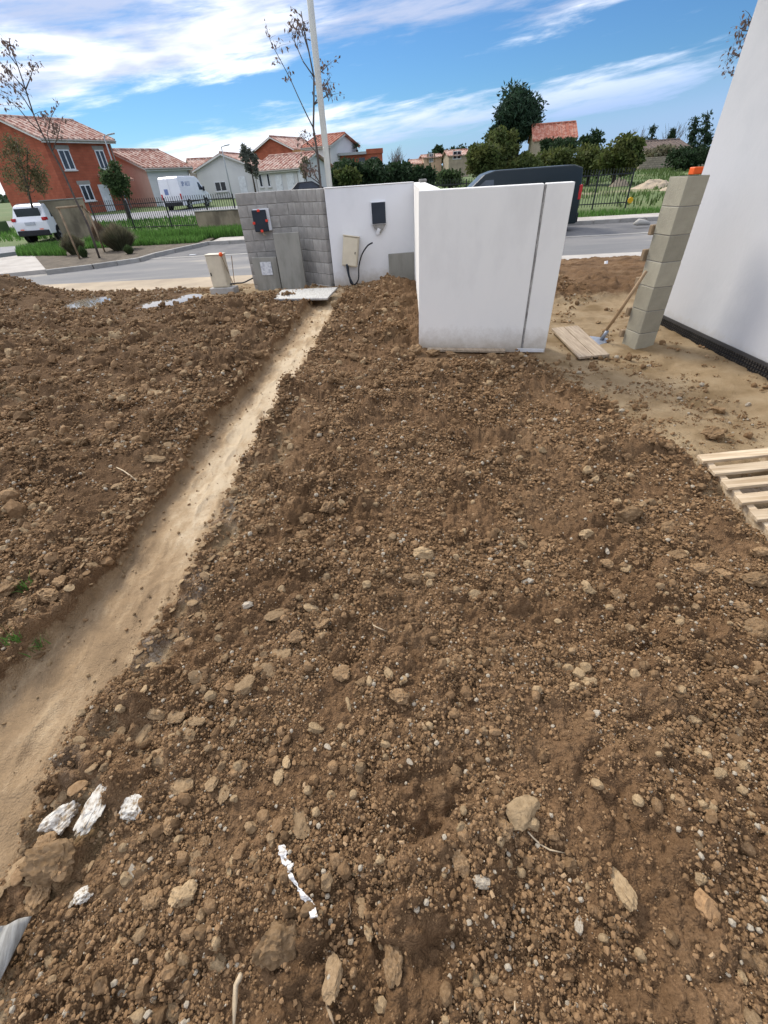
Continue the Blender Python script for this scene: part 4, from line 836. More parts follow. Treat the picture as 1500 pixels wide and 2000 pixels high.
pv = A(318, 390, 47.0); vehicle('delivery_van', 'white high-roofed delivery van with roof bars and blue lettering', (A(337, 390, 46.5).x, 46.5, zt(46.5) + .035), R(79), prof, 1.0, 1.1, 2.32, .12, M_WPAINT,
        (('cab_window', [(3.3, 1.3), (3.3, 1.85), (3.6, 1.85), (4.05, 1.3)], M_GLASS), ('lower_cladding', [(.5, .5), (.5, .62), (3.0, .62), (3.0, .5)], M_BLACK)), (), (.95, 4.2), .34, wvx)
# white off-roader
def sux(r, yw):
    for s in (1, -1):
        MB().box(-.02, .22, s * .78 - .1, s * .78 + .1, .98, 1.12).build('tail_light', M_TAIL, r, bevel=.02)
        MB().box(.6, 2.4, s * .62 - .02, s * .62 + .02, 1.655, 1.69).build('roof_rail', M_GREYLAMP, r)
        MB().box(2.75, 2.9, s * .95 - .06, s * .95 + .06, 1.05, 1.2).build('mirror', M_BLACK, r, bevel=.02)
    MB().box(-.06, .12, -.82, .82, .36, .6).build('bumper', M_BLACK, r, bevel=.04, segs=2); MB().box(-.03, -.01, -.26, .26, .82, .94).build('number_plate', M_PLATE, r)
    for y in (-.5, .5): MB().box(-.065, -.055, y - .1, y + .1, .62, .66).build('reflector', M_ORANGE, r)
prof = [(0, .42), (0, .95), (.12, 1.12), (.38, 1.58), (.6, 1.66), (2.2, 1.65), (2.95, 1.1), (3.95, .98), (4.2, .75), (4.2, .4)]
ps = G(76, 478, -.13); vehicle('off_roader_car', 'white off-roader car seen from behind beside the stained concrete wall', (ps.x - .1, ps.y + .25, -.13), R(88), prof, .9, .95, 1.66, .16, M_WPAINT,
        (('side_window', [(.55, 1.1), (.72, 1.52), (1.5, 1.55), (1.5, 1.08)], M_GLASS), ('side_window', [(1.58, 1.08), (1.58, 1.55), (2.15, 1.54), (2.7, 1.08)], M_GLASS), ('sill_cladding', [(.5, .42), (.5, .55), (3.5, .55), (3.5, .42)], M_BLACK)),
        (('rear_window', (-.62, .62, 1.16, 1.5), M_GLASS, .16),), (.78, 3.35), .36, sux)
# black car whose roof shows over the block wall
prof = [(0, .35), (0, .9), (.3, 1.05), (.75, 1.42), (1.9, 1.45), (2.8, 1.0), (3.8, .85), (4.0, .6), (4.0, .35)]
pk_ = A(578, 356, 44); vehicle('parked_car', 'black car parked beyond the block wall, only its roof showing', (pk_.x - .6, 43.6, zt(43.6) + .035), R(8), prof, .86, .9, 1.45, .14, M_BLACK,
        (('side_window', [(.75, 1.0), (.95, 1.34), (1.9, 1.36), (2.4, 1.0)], M_GLASS),), (), (.75, 3.1), .31, lambda r, y: None)

# ------------------------------------------------------------------ vegetation
def leafmesh(name, pts, size, m, parent, aspect=.5, hang=0.0, jit=.4, up=None):
    n = len(pts); pts = np.asarray(pts, float); a = RNG.normal(size=(n, 3))
    if hang: a = a * (1 - hang) + np.array([0, 0, -1.0]) * hang * 1.6
    a /= np.linalg.norm(a, axis=1)[:, None]; b = np.cross(a, RNG.normal(size=(n, 3))); b /= np.linalg.norm(b, axis=1)[:, None] + 1e-9
    c = np.cross(a, b); s = size * (1 + jit * RNG.uniform(-1, 1, n))[:, None]; h = a * s; q = b * s * aspect * .5
    V = np.stack([pts, pts + h * .45 + q + c * s * .08, pts + h, pts + h * .45 - q + c * s * .08], 1).reshape(-1, 3)
    me = bpy.data.meshes.new(name); F_ = np.arange(4 * n).reshape(-1, 4); me.from_pydata(V.tolist(), [], F_.tolist()); me.materials.append(m); return obj(name, me, parent)
def clump_points(n, c, rx, ry, rz_, seed, nl=26, lr=.34, shell=.55):
    rg = np.random.default_rng(seed); d = rg.normal(size=(nl, 3)); d /= np.linalg.norm(d, axis=1)[:, None]; rr = rg.uniform(shell, 1.0, nl)[:, None] * .78
    cen = d * rr; k = rg.integers(0, nl, n); sz = rg.uniform(.6, 1.25, nl) * lr
    p = rg.normal(size=(n, 3)); p /= np.linalg.norm(p, axis=1)[:, None]; p = cen[k] + p * (rg.random(n) ** .45)[:, None] * sz[k][:, None]
    return p * np.array([rx, ry, rz_]) + np.array(c)
def bush(name, label, bbox, Yd, m, leaf, n, cat='bush', group=None, depth=None, nl=26, lr=.44, zb=None, trunk=True, aspect=.6, hang=0):
    x0, y0, x1, y1 = bbox; a = A(x0, (y0 + y1) / 2, Yd); b = A(x1, (y0 + y1) / 2, Yd); top = A((x0 + x1) / 2, y0, Yd).z; bot = A((x0 + x1) / 2, y1, Yd).z if zb is None else zb
    gz = zt(Yd) if Yd > 21.5 else -.1
    c = ((a.x + b.x) / 2, Yd, (top + bot) / 2); rx = (b.x - a.x) / 2; rz_ = (top - bot) / 2; ry = depth or rx
    r = thing(name, label, cat, (c[0], Yd, gz), 0, group); lc = (0, 0, c[2] - gz)
    leafmesh('foliage', clump_points(n, lc, rx, ry, rz_, hash_(label), nl, lr), leaf, m, r, aspect, hang)
    if trunk: MB().tube([(0, 0, -.2), (.03, 0, (bot - gz) * .6 + .2), (0, 0, lc[2])], [.05 + rx * .06, .04 + rx * .05, .02], 7).build('stem', M_TRUNKD, r)
    return r
def hash_(s): return sum((i + 1) * ord(ch) for i, ch in enumerate(s)) % 100000
HG = 'ivy-covered bushes along the back hedge'
bush('hedge_bush', 'dark evergreen hedge bush right behind the lamp post', (640, 312, 715, 372), 40, M_LDARK, .26, 5000, group=HG)
bush('hedge_bush', 'yellowish lit bush at the foot of the dark hedge', (655, 322, 700, 366), 38.4, M_LHEDGE, .24, 3200, group=HG)
bush('hedge_bush', 'tall dark evergreen hedge bush below the flat brick building', (688, 306, 772, 372), 41, M_LDARK, .26, 6000, group=HG)
bush('hedge_bush', 'dark evergreen hedge bush under the bare grey tree', (748, 312, 820, 372), 41.5, M_LDARK, .26, 5000, group=HG)
bush('hedge_bush', 'rounded dark hedge bush above the return wall', (800, 325, 852, 372), 41, M_LDARK, .26, 3800, group=HG)
bush('hedge_bush', 'low green bush in front of the pale grey house', (850, 332, 905, 365), 46, M_LGREEN, .26, 3000, group=HG)
bush('ivy_bush', 'big golden olive bush in front of the tall pine', (908, 272, 985, 345), 42, M_LHEDGE, .24, 8000, group=HG)
bush('ivy_bush', 'tall golden-topped bush leaning against the pine trunk', (948, 250, 1010, 330), 44, M_LHEDGE, .24, 6500, group=HG)
bush('ivy_bush', 'low olive bush beside the stone barn gable', (985, 300, 1060, 352), 43, M_LHEDGE, .24, 5500, group=HG)
bush('ivy_bush', 'wide olive hedge bush below the red barn roof', (1045, 288, 1130, 348), 45, M_LHEDGE, .24, 7000, group=HG)
bush('ivy_bush', 'dark low bush under the barn eave', (1075, 270, 1135, 310), 52, M_LDARK, .28, 3500, group=HG)
bush('ivy_bush', 'olive bush right of the stone barn', (1120, 280, 1190, 345), 44, M_LHEDGE, .24, 6000, group=HG)
bush('ivy_bush', 'large round ivy-covered bush at the fence end', (1165, 258, 1254, 348), 41, M_LHEDGE, .24, 10000, group=HG)
bush('hedge_bush', 'dark clipped hedge beside the rubble stone wall', (1300, 284, 1395, 328), 58, M_LDARK, .26, 6000, depth=2.0)
bush('hedge_bush', 'pale scrub in front of the low farmhouse', (1255, 285, 1330, 318), 72, M_LLAV, .35, 2500)
for i, (bx, lb) in enumerate((((1055, 268, 1090, 300), 'thin dark scrub sticking up left of the ivy'), ((1130, 258, 1180, 290), 'wind-bent dark scrub behind the ivy hedge'))): bush('scrub_bush', lb, bx, 58, M_LDARK, .3, 1200, nl=14)

def tree_branches(mb, base, path, r0, r1, leaves, twigs=0, tl=.5, rng=None, lstep=.05, spread=.12, drop=.0, leafon=.45):
    pts = [Vector(p) for p in path]; k = len(pts); rad = [r0 + (r1 - r0) * i / (k - 1) for i in range(k)]; mb.tube([p - base for p in pts], rad, 6)
    L_ = [(pts[i], pts[i + 1]) for i in range(k - 1)]
    for t in range(twigs):
        f = rng.uniform(leafon, 1.0); i = min(int(f * (k - 1)), k - 2); a, b = L_[i]; p = a.lerp(b, f * (k - 1) - i)
        d = Vector((rng.uniform(-1, 1), rng.uniform(-1, 1), rng.uniform(.0, 1.2))).normalized(); ln = tl * rng.uniform(.4, 1); q = p + d * ln * .5; e = p + d * ln + Vector((0, 0, -.12 * ln))
        mb.tube([p - base, q - base, e - base], [r1 * .8, r1 * .55, r1 * .3], 4)
        for s in range(int(ln / lstep)):
            u = rng.uniform(.15, 1); c = p.lerp(q, u * 2) if u < .5 else q.lerp(e, u * 2 - 1)
            leaves.append(tuple(c - base + Vector((rng.uniform(-1, 1), rng.uniform(-1, 1), rng.uniform(-1, .6))) * spread))
def pxtree(label, Yd, zb, main, branches, leafm, leafsz, twigs, tl, r0, lstep, bark=M_BARK, name='young_tree', group=None, nleaf_main=0, spread=.1):
    rng = random.Random(hash_(label)); P = lambda p: A(p[0], p[1], Yd + rng.uniform(-.25, .25)); mp = [A(*q, Yd) for q in main]; base = Vector((mp[0].x, Yd, zb)); mp = [base + Vector((0, 0, -.2))] + mp[1:]
    r = thing(name, label, 'tree', base, 0, group); mb = MB(); lv = []
    tree_branches(mb, base, mp, r0, r0 * .28, lv, twigs // 2, tl, rng, lstep, spread, leafon=.62)
    for br in branches:
        i, rest = br[0], br[1]; bp = [mp[i]] + [P(q) for q in rest]; tree_branches(mb, base, bp, r0 * .45, r0 * .14, lv, twigs, tl, rng, lstep, spread)
    mb.build('trunk', bark, r, smooth=True)
    if lv: leafmesh('crown', lv, leafsz, leafm, r, .5, .45)
    return r
# bare young tree behind the lamp post
pxtree('slender young tree with sparse brown leaves beside the lamp post', 18.2, -.1, [(630, 410), (626, 360), (620, 300), (612, 250), (613, 205), (613, 150), (603, 100), (594, 60), (588, 22)],
       [(3, [(598, 222), (582, 188), (566, 152), (548, 118), (530, 85), (521, 58)]), (4, [(622, 190), (636, 165), (646, 150)]), (5, [(592, 120), (578, 88), (570, 60)]), (6, [(594, 72), (582, 44)]), (5, [(628, 140), (640, 128)]), (4, [(640, 185), (648, 186)]), (2, [(600, 278), (588, 262)]), (1, [(606, 345), (600, 318)]), (1, [(612, 335), (596, 330)])],
       M_LDRY, .10, 10, .5, .045, .06)
# young tree in the island on the left
lt = pxtree('tall staked young tree with few brown leaves in the island', 18.6, -.12, [(192, 500), (172, 440), (148, 391), (122, 333), (102, 296), (82, 260), (65, 222), (50, 175), (35, 130), (20, 92)],
       [(5, [(60, 240), (35, 210), (10, 190), (-10, 178)]), (6, [(45, 190), (20, 165), (-5, 150)]), (7, [(60, 150), (66, 128)]), (4, [(92, 262), (100, 228), (112, 205)]), (4, [(112, 270), (118, 240)]), (8, [(20, 110), (15, 85)]), (7, [(28, 150), (0, 120)])],
       M_LDRY, .10, 11, .5, .04, .06)
def stakes(label, tops, bots, zb, Yd, rad=.035):
    r = thing('tree_stake_frame', label, 'stake frame', (A(*bots[0], Yd).x, Yd, zb)); b0 = Vector(r.location); tp = []
    for i, (t, b) in enumerate(zip(tops, bots)):
        bb = G(b[0], b[1], zb); tt = A(t[0], t[1], bb.y); tp.append(tt); MB().tube([bb - b0 - Vector((0, 0, .2)), tt - b0], rad, 8).build('stake', M_STAKE, r, smooth=True)
    for i in range(len(tp) - 1): d = (tp[i + 1] - tp[i]) * .06; MB().tube([tp[i] - d - b0 + Vector((0, -.05, -.03)), tp[i + 1] + d - b0 + Vector((0, -.05, -.03))], rad * .85, 8).build('crossbar', M_STAKE, r, smooth=True)
    return r
stakes('timber stake frame round the tall young tree in the island', [(113, 404), (160, 400), (172, 412)], [(156, 506), (193, 502), (205, 492)], -.12, 18.4)
# olive bushy tree in front of the off-roader
bt = bush('bushy_tree', 'bushy olive-brown young tree in front of the red brick house', (-8, 248, 92, 402), 26.5, M_LOLIVE, .10, 4200, cat='tree', nl=40, lr=.26, depth=1.6, aspect=.45)
for c in list(bt.children):
    if c.name.startswith('stem'): bpy.data.objects.remove(c)
b0 = Vector(bt.location); mb = MB(); tb = G(80, 466, -.13) - b0
mb.tube([tb, A(62, 400, 26.5) - b0, A(44, 330, 26.5) - b0, A(30, 270, 26.5) - b0], [.06, .05, .035, .01], 7)
for q in ((10, 300), (75, 310), (20, 340), (80, 350), (55, 280)): mb.tube([A(55, 375, 26.5) - b0, A((q[0] + 50) / 2, q[1] + 25, 26.5) - b0, A(*q, 26.3) - b0], [.03, .02, .006], 5)
mb.build('trunk', M_BARK, bt, smooth=True)
stakes('timber stake frame in front of the white off-roader', [(48, 404), (75, 404)], [(74, 467), (94, 464)], -.13, 27.5, .04)
bush('young_tree', 'dense green young tree hiding the red house corner', (198, 312, 254, 392), 38, M_LGREEN, .17, 4200, cat='tree', nl=26, lr=.32)
bush('young_tree', 'thin grey-green young tree in front of the white bungalow', (468, 276, 506, 352), 50, M_LGREY, .2, 1500, cat='tree', nl=18, lr=.3)
bush('young_tree', 'small yellowish tree by the timber-clad annexe', (585, 305, 605, 352), 60, M_LLAV, .25, 500, cat='tree', nl=10)
# branch of a tree showing past the house corner
pxtree('young tree with dark leaves behind the white house corner', 15.0, -.1, [(1450, 470), (1452, 300), (1458, 180), (1458, 110), (1462, 60), (1468, 35)],
       [(3, [(1436, 108), (1420, 118)]), (3, [(1446, 90), (1440, 62)]), (2, [(1434, 150), (1422, 140)]), (4, [(1450, 60), (1455, 45)])], M_LDRY, .09, 8, .35, .03, .06)
# pine, conifers, palms, bare trees
def blobtree(name, label, bbox, Yd, m, leaf, n, trunkpx, nl, lr, depth=None, hang=0, aspect=.35):
    r = bush(name, label, bbox, Yd, m, leaf, n, cat='tree', nl=nl, lr=lr, trunk=False, depth=depth, hang=hang, aspect=aspect); b0 = Vector(r.location)
    a = A(*trunkpx[0], Yd); b = A(*trunkpx[1], Yd); MB().tube([(0, 0, -.3), (a.x - b0.x, 0, a.z - b0.z), (b.x - b0.x, 0, b.z - b0.z)], [.3, .24, .08], 8).build('trunk', M_TRUNKD, r, smooth=True); return r
blobtree('pine_tree', 'tall dense dark pine standing above the stone barn', (962, 164, 1064, 286), 80, M_LPINE, .55, 14000, ((1012, 290), (1012, 200)), 50, .36)
blobtree('pine_tree', 'lower pine limb mass beside the golden bush', (955, 232, 1000, 282), 79, M_LPINE, .5, 2500, ((985, 290), (980, 240)), 18, .32)
for i, (bx, tk, lb) in enumerate((((1250, 236, 1292, 290), ((1270, 300), (1278, 240)), 'dark conifer at the left of the farmhouse'), ((1334, 222, 1372, 290), ((1352, 300), (1358, 225)), 'feathery conifer behind the clipped hedge'), ((1362, 212, 1398, 290), ((1378, 300), (1382, 215)), 'taller feathery conifer next to the house corner'))):
    r = thing('conifer_tree', lb, 'tree', (A(tk[0][0], 300, 92).x, 92, .5)); b0 = Vector(r.location); bt_ = A(tk[0][0], bx[3], 92) - b0; tp_ = A(*tk[1], 92) - b0; wdt = (A(bx[2], 260, 92).x - A(bx[0], 260, 92).x) / 2
    mb = MB(); mb.tube([(0, 0, -.3), tuple(bt_.lerp(tp_, .5)), tuple(tp_)], [.25, .15, .03], 6); lv = []; rg = random.Random(i)
    for k in range(34):
        t = rg.uniform(0, .97); p = bt_.lerp(tp_, t); a = rg.uniform(0, 6.28); ln = wdt * (1.05 - t) * rg.uniform(.6, 1.15); e = p + Vector((math.cos(a) * ln, math.sin(a) * ln, -.08 * ln)); mb.tube([p, e], [.05, .015], 4)
        for s in range(int(16 * ln) + 12): u = rg.uniform(.15, 1.05); lv.append(tuple(p.lerp(e, u) + Vector((rg.gauss(0, .22), rg.gauss(0, .22), rg.gauss(-.1, .12)))))
    mb.build('trunk', M_TRUNKD, r); leafmesh('crown', lv, .5, M_LPINE, r, .35, .3)
blobtree('cypress_tree', 'small pointed cypress behind the low farmhouse', (1305, 248, 1318, 285), 93, M_LDARK, .35, 900, ((1312, 290), (1313, 255)), 12, .4)
for i, (xc, lb) in enumerate(((684, 'left fan palm above the flat brick building'), (697, 'right fan palm above the flat brick building'))):
    c = A(xc, 292, 84); r = thing('palm_tree', lb, 'palm', (c.x, 84, .4)); MB().tube([(0, 0, -.3), (0, 0, c.z - .4)], [.22, .2], 8).build('trunk', M_TRUNKD, r); mb = MB(); rg = random.Random(50 + i)
    for k in range(46):
        a = rg.uniform(0, 6.28); e = rg.uniform(-.5, 1.4); d = Vector((math.cos(a) * math.cos(e), math.sin(a) * math.cos(e), math.sin(e))); s = d.cross(Vector((0, 0, 1))).normalized() if abs(d.z) < .99 else Vector((1, 0, 0)); L0 = rg.uniform(.7, 1.15); o_ = Vector((0, 0, c.z - .4))
        for f in (-.5, -.25, 0, .25, .5):
            dd = (d + s * f).normalized(); mb.poly([o_ + d * .35, o_ + d * .4 + s * .05 * (1 + f), o_ + dd * L0])
    mb.build('fronds', M_LPINE, r)
def baretree(label, px, ybot, ytop, Yd, spreadpx, n, m=M_BARK):
    rg = random.Random(hash_(label)); b = A(px, ybot, Yd); t = A(px, ytop, Yd); base = Vector((b.x, Yd, .4)); r = thing('bare_tree', label, 'tree', base); mb = MB(); hh = t.z - .4; sp = spreadpx * pxm(t)
    mb.tube([(0, 0, -.3), (0, 0, hh * .45)], [.16, .1], 6)
    for k in range(n):
        z0 = rg.uniform(.12, .5) * hh; a = rg.uniform(0, 6.28); q = rg.uniform(.25, 1); e = Vector((math.cos(a) * sp * q, math.sin(a) * sp * q, hh * rg.uniform(.75, 1.0) * (1.08 - .3 * q))); p = Vector((0, 0, z0)); md = p.lerp(e, .5) + Vector((e.x * .12, e.y * .12, -.1)); mb.tube([p, md, e], [.045, .03, .012], 4)
        for j in range(5):
            s = p.lerp(e, rg.uniform(.4, .95)); f = s + Vector((rg.uniform(-1, 1) * sp * .3, rg.uniform(-1, 1) * sp * .3, rg.uniform(.3, 1.0) * sp * .5)); mb.tube([s, f], [.018, .008], 3)
    mb.build('trunk', m, r); return r
baretree('bare grey round-headed tree behind the dark hedge', 775, 330, 284, 88, 19, 46, mat('pale_bark', (.17, .15, .13), rough=.9))
baretree('bare spreading tree behind the large round ivy bush', 1235, 300, 240, 90, 24, 22)
baretree('bare spreading tree between the farmhouse conifers', 1308, 296, 230, 95, 26, 26)
for i, (x0, x1, yt_) in enumerate(((838, 872, 285), (862, 892, 288), (884, 915, 287))): bush('far_tree', ('dark far tree behind the pinkish beige house', 'dark far tree between the two distant houses', 'dark far tree above the pale grey house')[i], (x0, yt_, x1, 320), 150, M_LDARK, .8, 1600, cat='tree', nl=18)
# far wooded skyline as one mass
pts = []
for k in range(9000):
    x = random.uniform(-380, 480); y = random.uniform(270, 330); hmax = 3.2 + 2.4 * perlin(np.array([x / 40.0]), np.array([.5]), 3)[0] + 1.2 * perlin(np.array([x / 11.0]), np.array([.5]), 9)[0]; pts.append((x, y, .4 + random.random() ** .7 * max(hmax, .8)))
o = leafmesh('distant_wood', pts, 2.6, M_LDARK, None, .7); tag(o, 'far-off belt of dark trees along the horizon', 'wood', kind='stuff')

def grass(name, label, pts, h, wd, m, lean=.35, kind='stuff', cat='grass'):
    n = len(pts); p = np.asarray(pts, float); a = RNG.uniform(0, 2 * np.pi, n); hh = h * RNG.uniform(.5, 1.15, n); ln = RNG.uniform(0, lean, n) * hh; b = RNG.uniform(0, 2 * np.pi, n)
    side = np.stack([np.cos(a), np.sin(a), 0 * a], -1) * wd / 2; dr = np.stack([np.cos(b), np.sin(b), 0 * b], -1); z = np.array([0, 0, 1.0])
    m1 = p + z * (hh * .55)[:, None] + dr * (ln * .35)[:, None]; tp = p + z * hh[:, None] + dr * ln[:, None]
    V = np.stack([p - side, p + side, m1 + side * .7, m1 - side * .7, tp], 1).reshape(-1, 3); i = np.arange(n) * 5
    F_ = [(k, k + 1, k + 2, k + 3) for k in i] + [(k + 3, k + 2, k + 4) for k in i]
    me = bpy.data.meshes.new(name); me.from_pydata(V.tolist(), [], [tuple(int(q) for q in f) for f in F_]); me.materials.append(m); o = obj(name, me); return tag(o, label, cat, kind=kind)
def strip_pts(n, x0, x1, n0, n1, z): 
    x = RNG.uniform(x0, x1, n); y = RNG.uniform(n0, n1, n) + SL * x; return np.stack([x, y, np.full(n, z)], -1)
grass('ground_cover', 'lush green ground cover below the low concrete wall', strip_pts(9000, -13.2, -5.2, 22.6, 25.0, -.12), .36, .05, M_GRASS)
grass('ground_cover', 'low green ground cover behind the island shrubs', strip_pts(5200, -13.3, -7.2, 20.9, 22.6, -.12), .22, .05, M_GRASS)
sp_ = strip_pts(9000, 1, 40, 22.5, 24.6, -.16); grass('verge_grass', 'short green grass verge below the fence', sp_, .22, .03, M_GRASS)
pts = []
for k in range(26000):
    x = random.uniform(4, 60); y = random.uniform(24.5, 70); 
    if perlin(np.array([x / 5.0]), np.array([y / 5.0]), 21)[0] > -.1: pts.append((x, y, zt(y)))
grass('field_grass', 'patchy green grass across the field beyond the fence', pts, .28, .07, M_GRASSD)
pts = [(random.uniform(-30, 0), random.uniform(28.2, 38), 0) for _ in range(9000)]; pts = [(x, y, zt(y)) for x, y, _ in pts]
grass('field_grass', 'green grass behind the left iron fence', pts, .22, .06, M_GRASS)
pp = [G(random.uniform(35, 130), random.uniform(478, 500), -.12) for _ in range(3500)]
pp = [p for p in pp if (p.x + 13.2) ** 2 / 9 + (p.y - 22.6) ** 2 / 5 < 1.4]
grass('ground_cover', 'bright green ground cover at the street corner', [(p.x, p.y, -.13) for p in pp], .25, .05, M_GRASS)
# sandy heaps in the field
def heap(label, px0, px1, py, Yd, h, seed):
    a = A(px0, py, Yd); b = A(px1, py, Yd); cx, rx = (a.x + b.x) / 2, (b.x - a.x) / 2; xs_ = np.linspace(-1, 1, 40); gxx, gyy = np.meshgrid(xs_, xs_); zz = np.clip(1 - gxx ** 2 - gyy ** 2, 0, 1) ** .8 * h * (1 + .5 * fbm(gxx + seed, gyy, .5, 4, seed)) - .05
    me = bpy.data.meshes.new('earth_heap'); V = np.stack([gxx * rx, gyy * rx * .6, zz], -1).reshape(-1, 3); idd = np.arange(1600).reshape(40, 40); q = np.stack([idd[:-1, :-1], idd[:-1, 1:], idd[1:, 1:], idd[1:, :-1]], -1).reshape(-1, 4); me.from_pydata(V.tolist(), [], q.tolist()); me.materials.append(M_SAND); me.polygons.foreach_set('use_smooth', [True] * len(q)); o = obj('earth_heap', me); o.location = (cx, Yd, zt(Yd)); tag(o, label, 'heap')
heap('pale earth heap in the field behind the fence end', 1235, 1330, 350, 36, .4, 3); heap('small pale mound showing above the fence top', 1195, 1235, 338, 40, .45, 5); heap('long low bare earth mound by the house corner', 1290, 1400, 352, 33, .3, 8)

# lavender shrubs in the island
def tuft(label, px, py, wpx, hpx, m, n=2600, zb=-.12):
    p = G(px, py, zb); s = pxm(p); rx = wpx * s / 2; h = hpx * s * 1.05; r = thing('shrub', label, 'shrub', p, 0, 'shrubs in the planting island'); rg = np.random.default_rng(hash_(label)); a = rg.uniform(0, 6.28, n); q = rg.random(n) ** .6
    V = []; F_ = []
    for k in range(n):
        b = np.array([math.cos(a[k]) * q[k] * rx * .35, math.sin(a[k]) * q[k] * rx * .35, 0]); e = np.array([math.cos(a[k]) * q[k] * rx * rg.uniform(.7, 1.1), math.sin(a[k]) * q[k] * rx, h * rg.uniform(.55, 1.0) * (1.05 - .45 * q[k] ** 2)]); sd_ = np.array([-math.sin(a[k]), math.cos(a[k]), 0]) * .008; md = b * .4 + e * .6 + np.array([0, 0, h * .06]); i = len(V); V += [b - sd_, b + sd_, md + sd_ * 1.6, md - sd_ * 1.6, e]; F_ += [(i, i + 1, i + 2, i + 3), (i + 3, i + 2, i + 4)]
    me = bpy.data.meshes.new('stems'); me.from_pydata([tuple(v_) for v_ in V], [], F_); me.materials.append(m); obj('stems', me, r)
tuft('dry lavender-like shrub left of the stakes in the island', 150, 497, 52, 36, M_LLAV); tuft('large grey-green shrub between stakes and fence', 238, 488, 80, 44, M_LLAV, 4000); tuft('reddish dry tuft against the stakes', 203, 478, 40, 40, mat('dry_red_stems', (.22, .13, .09), (.16, .11, .07), rand=.4, island=True), 1800)
tuft('small green tuft at the foot of the stakes', 166, 503, 24, 20, M_LGREEN, 500); tuft('small spiky green tuft near the curved kerb', 254, 496, 26, 16, M_LGREEN, 500)

# small roadside things
tg = G(1228, 404, -.1); r = thing('yellow_marker', 'small yellow marker on a peg at the fence end', 'marker', tg); MB().tube([(0, 0, -.1), (0, 0, .2)], .012).build('peg', M_STAKE, r); MB().tube([(0, -.02, .26), (0, .02, .26)], .13, 7).build('disc', M_YELLOW, r)
rub = G(1250, 443, -.2); tag(MB().tube([(-.25, 0, .10), (-.1, .02, .14), (.1, 0, .12), (.3, -.05, .08)], [.04, .11, .09, .05], 9).build('broken_pipe', M_CONC, smooth=True), 'broken concrete pipe piece lying on the parking lane', 'pipe').location = rub
w_ = G(1183, 532, -.2); o = MB().tube([(-.05, 0, .22), (-.03, -.02, .1), (.02, -.05, .04), (.12, -.06, .03)], .035, 10).build('drain_elbow', M_PVC, smooth=True); tag(o, 'white plastic pipe elbow at the pavement edge', 'pipe').location = w_
rg_ = G(310, 474, -.1); o = MB().prism([(-.25, -.1, 0), (.2, -.12, 0), (.3, .05, 0), (0, .14, 0), (-.2, .08, 0)], (0, 0, .09)).build('rag', mat('rust_rag', (.35, .12, .07), rough=.9), bevel=.03); tag(o, 'rust-red rag lying at the edge of the green verge', 'rag').location = rg_
pl = G(375, 496, -.2); o = MB().prism([(-.12, -.05, 0), (.1, -.06, 0), (.14, .04, 0), (-.08, .06, 0)], (0, 0, .012)).build('paper_scrap', M_PVC); tag(o, 'white paper scrap on the dark parking lane', 'scrap').location = pl + Vector((0, 0, -.03))
yb = A(12, 432, 34); r = thing('spoil_container', 'yellow-topped green bin beside the red brick house', 'container', (yb.x - .8, 34, -.05)); MB().box(-.7, .5, -.5, .5, 0, .75).build('body', M_LGREEN, r, bevel=.05); MB().box(.1, .48, -.52, -.2, .751, 1.0).build('lid', M_YELLOW, r, bevel=.05)

# ------------------------------------------------------------------ loose soil, clods, stones
M_CLOD = mat('soil_clod', (0.165, 0.100, 0.050), (0.245, 0.160, 0.088), 3.5, .95, .6, 9, bdist=.004, spec=.1, rand=.25)
M_CLODD = mat('dark_soil_clod', (0.13, 0.078, 0.039), (0.19, 0.12, 0.064), 3.5, .95, .6, 9, bdist=.004, spec=.1, rand=.3)
M_PLATEC = mat('dried_clay_plate', (0.28, 0.195, 0.112), (0.19, 0.128, 0.07), 3.5, .95, .6, 9, bdist=.004, spec=.1, rand=.18)
M_LUMP = mat('dry_soil_lump', (0.18, 0.112, 0.056), (0.28, 0.188, 0.106), 3.5, .95, .6, 9, bdist=.004, spec=.1, rand=.2)
M_TAN = mat('tan_stone', (0.36, 0.26, 0.15), (0.25, 0.175, 0.098), 3.5, .95, .6, 9, bdist=.004, spec=.1, rand=.18)
M_PALE = mat('pale_limestone', (0.44, 0.385, 0.30), (0.32, 0.265, 0.195), 3.5, .95, .6, 9, bdist=.004, spec=.15, rand=.15)
def rockmesh(name, sub, rough, m, seed, flat=(1, 1, .8), cuts=0):
    bm = bmesh.new(); bmesh.ops.create_icosphere(bm, subdivisions=sub, radius=1); rg = np.random.default_rng(seed); V = np.array([v.co[:] for v in bm.verts])
    for c in range(cuts):
        d = rg.normal(size=3); d /= np.linalg.norm(d); k = rg.uniform(.45, .8); dd = V @ d; V = V - np.clip(dd - k, 0, None)[:, None] * d * .92
    if rough:
        ph = rg.uniform(0, 6, (6, 3)); disp = 0
        for o_, fr in enumerate((1.6, 2.9, 5.2, 9.0, 16.0, 27.0)):
            K = rg.normal(size=(3, 3)) * fr; disp = disp + np.prod(np.sin(V @ K + ph[o_]), axis=1) / (1 + .45 * o_)
        V = V * (1 + rough * disp)[:, None]
    V = V * np.array(flat)
    for v, c in zip(bm.verts, V): v.co = c
    me = bpy.data.meshes.new(name); bm.to_mesh(me); bm.free(); me.materials.append(m); return me
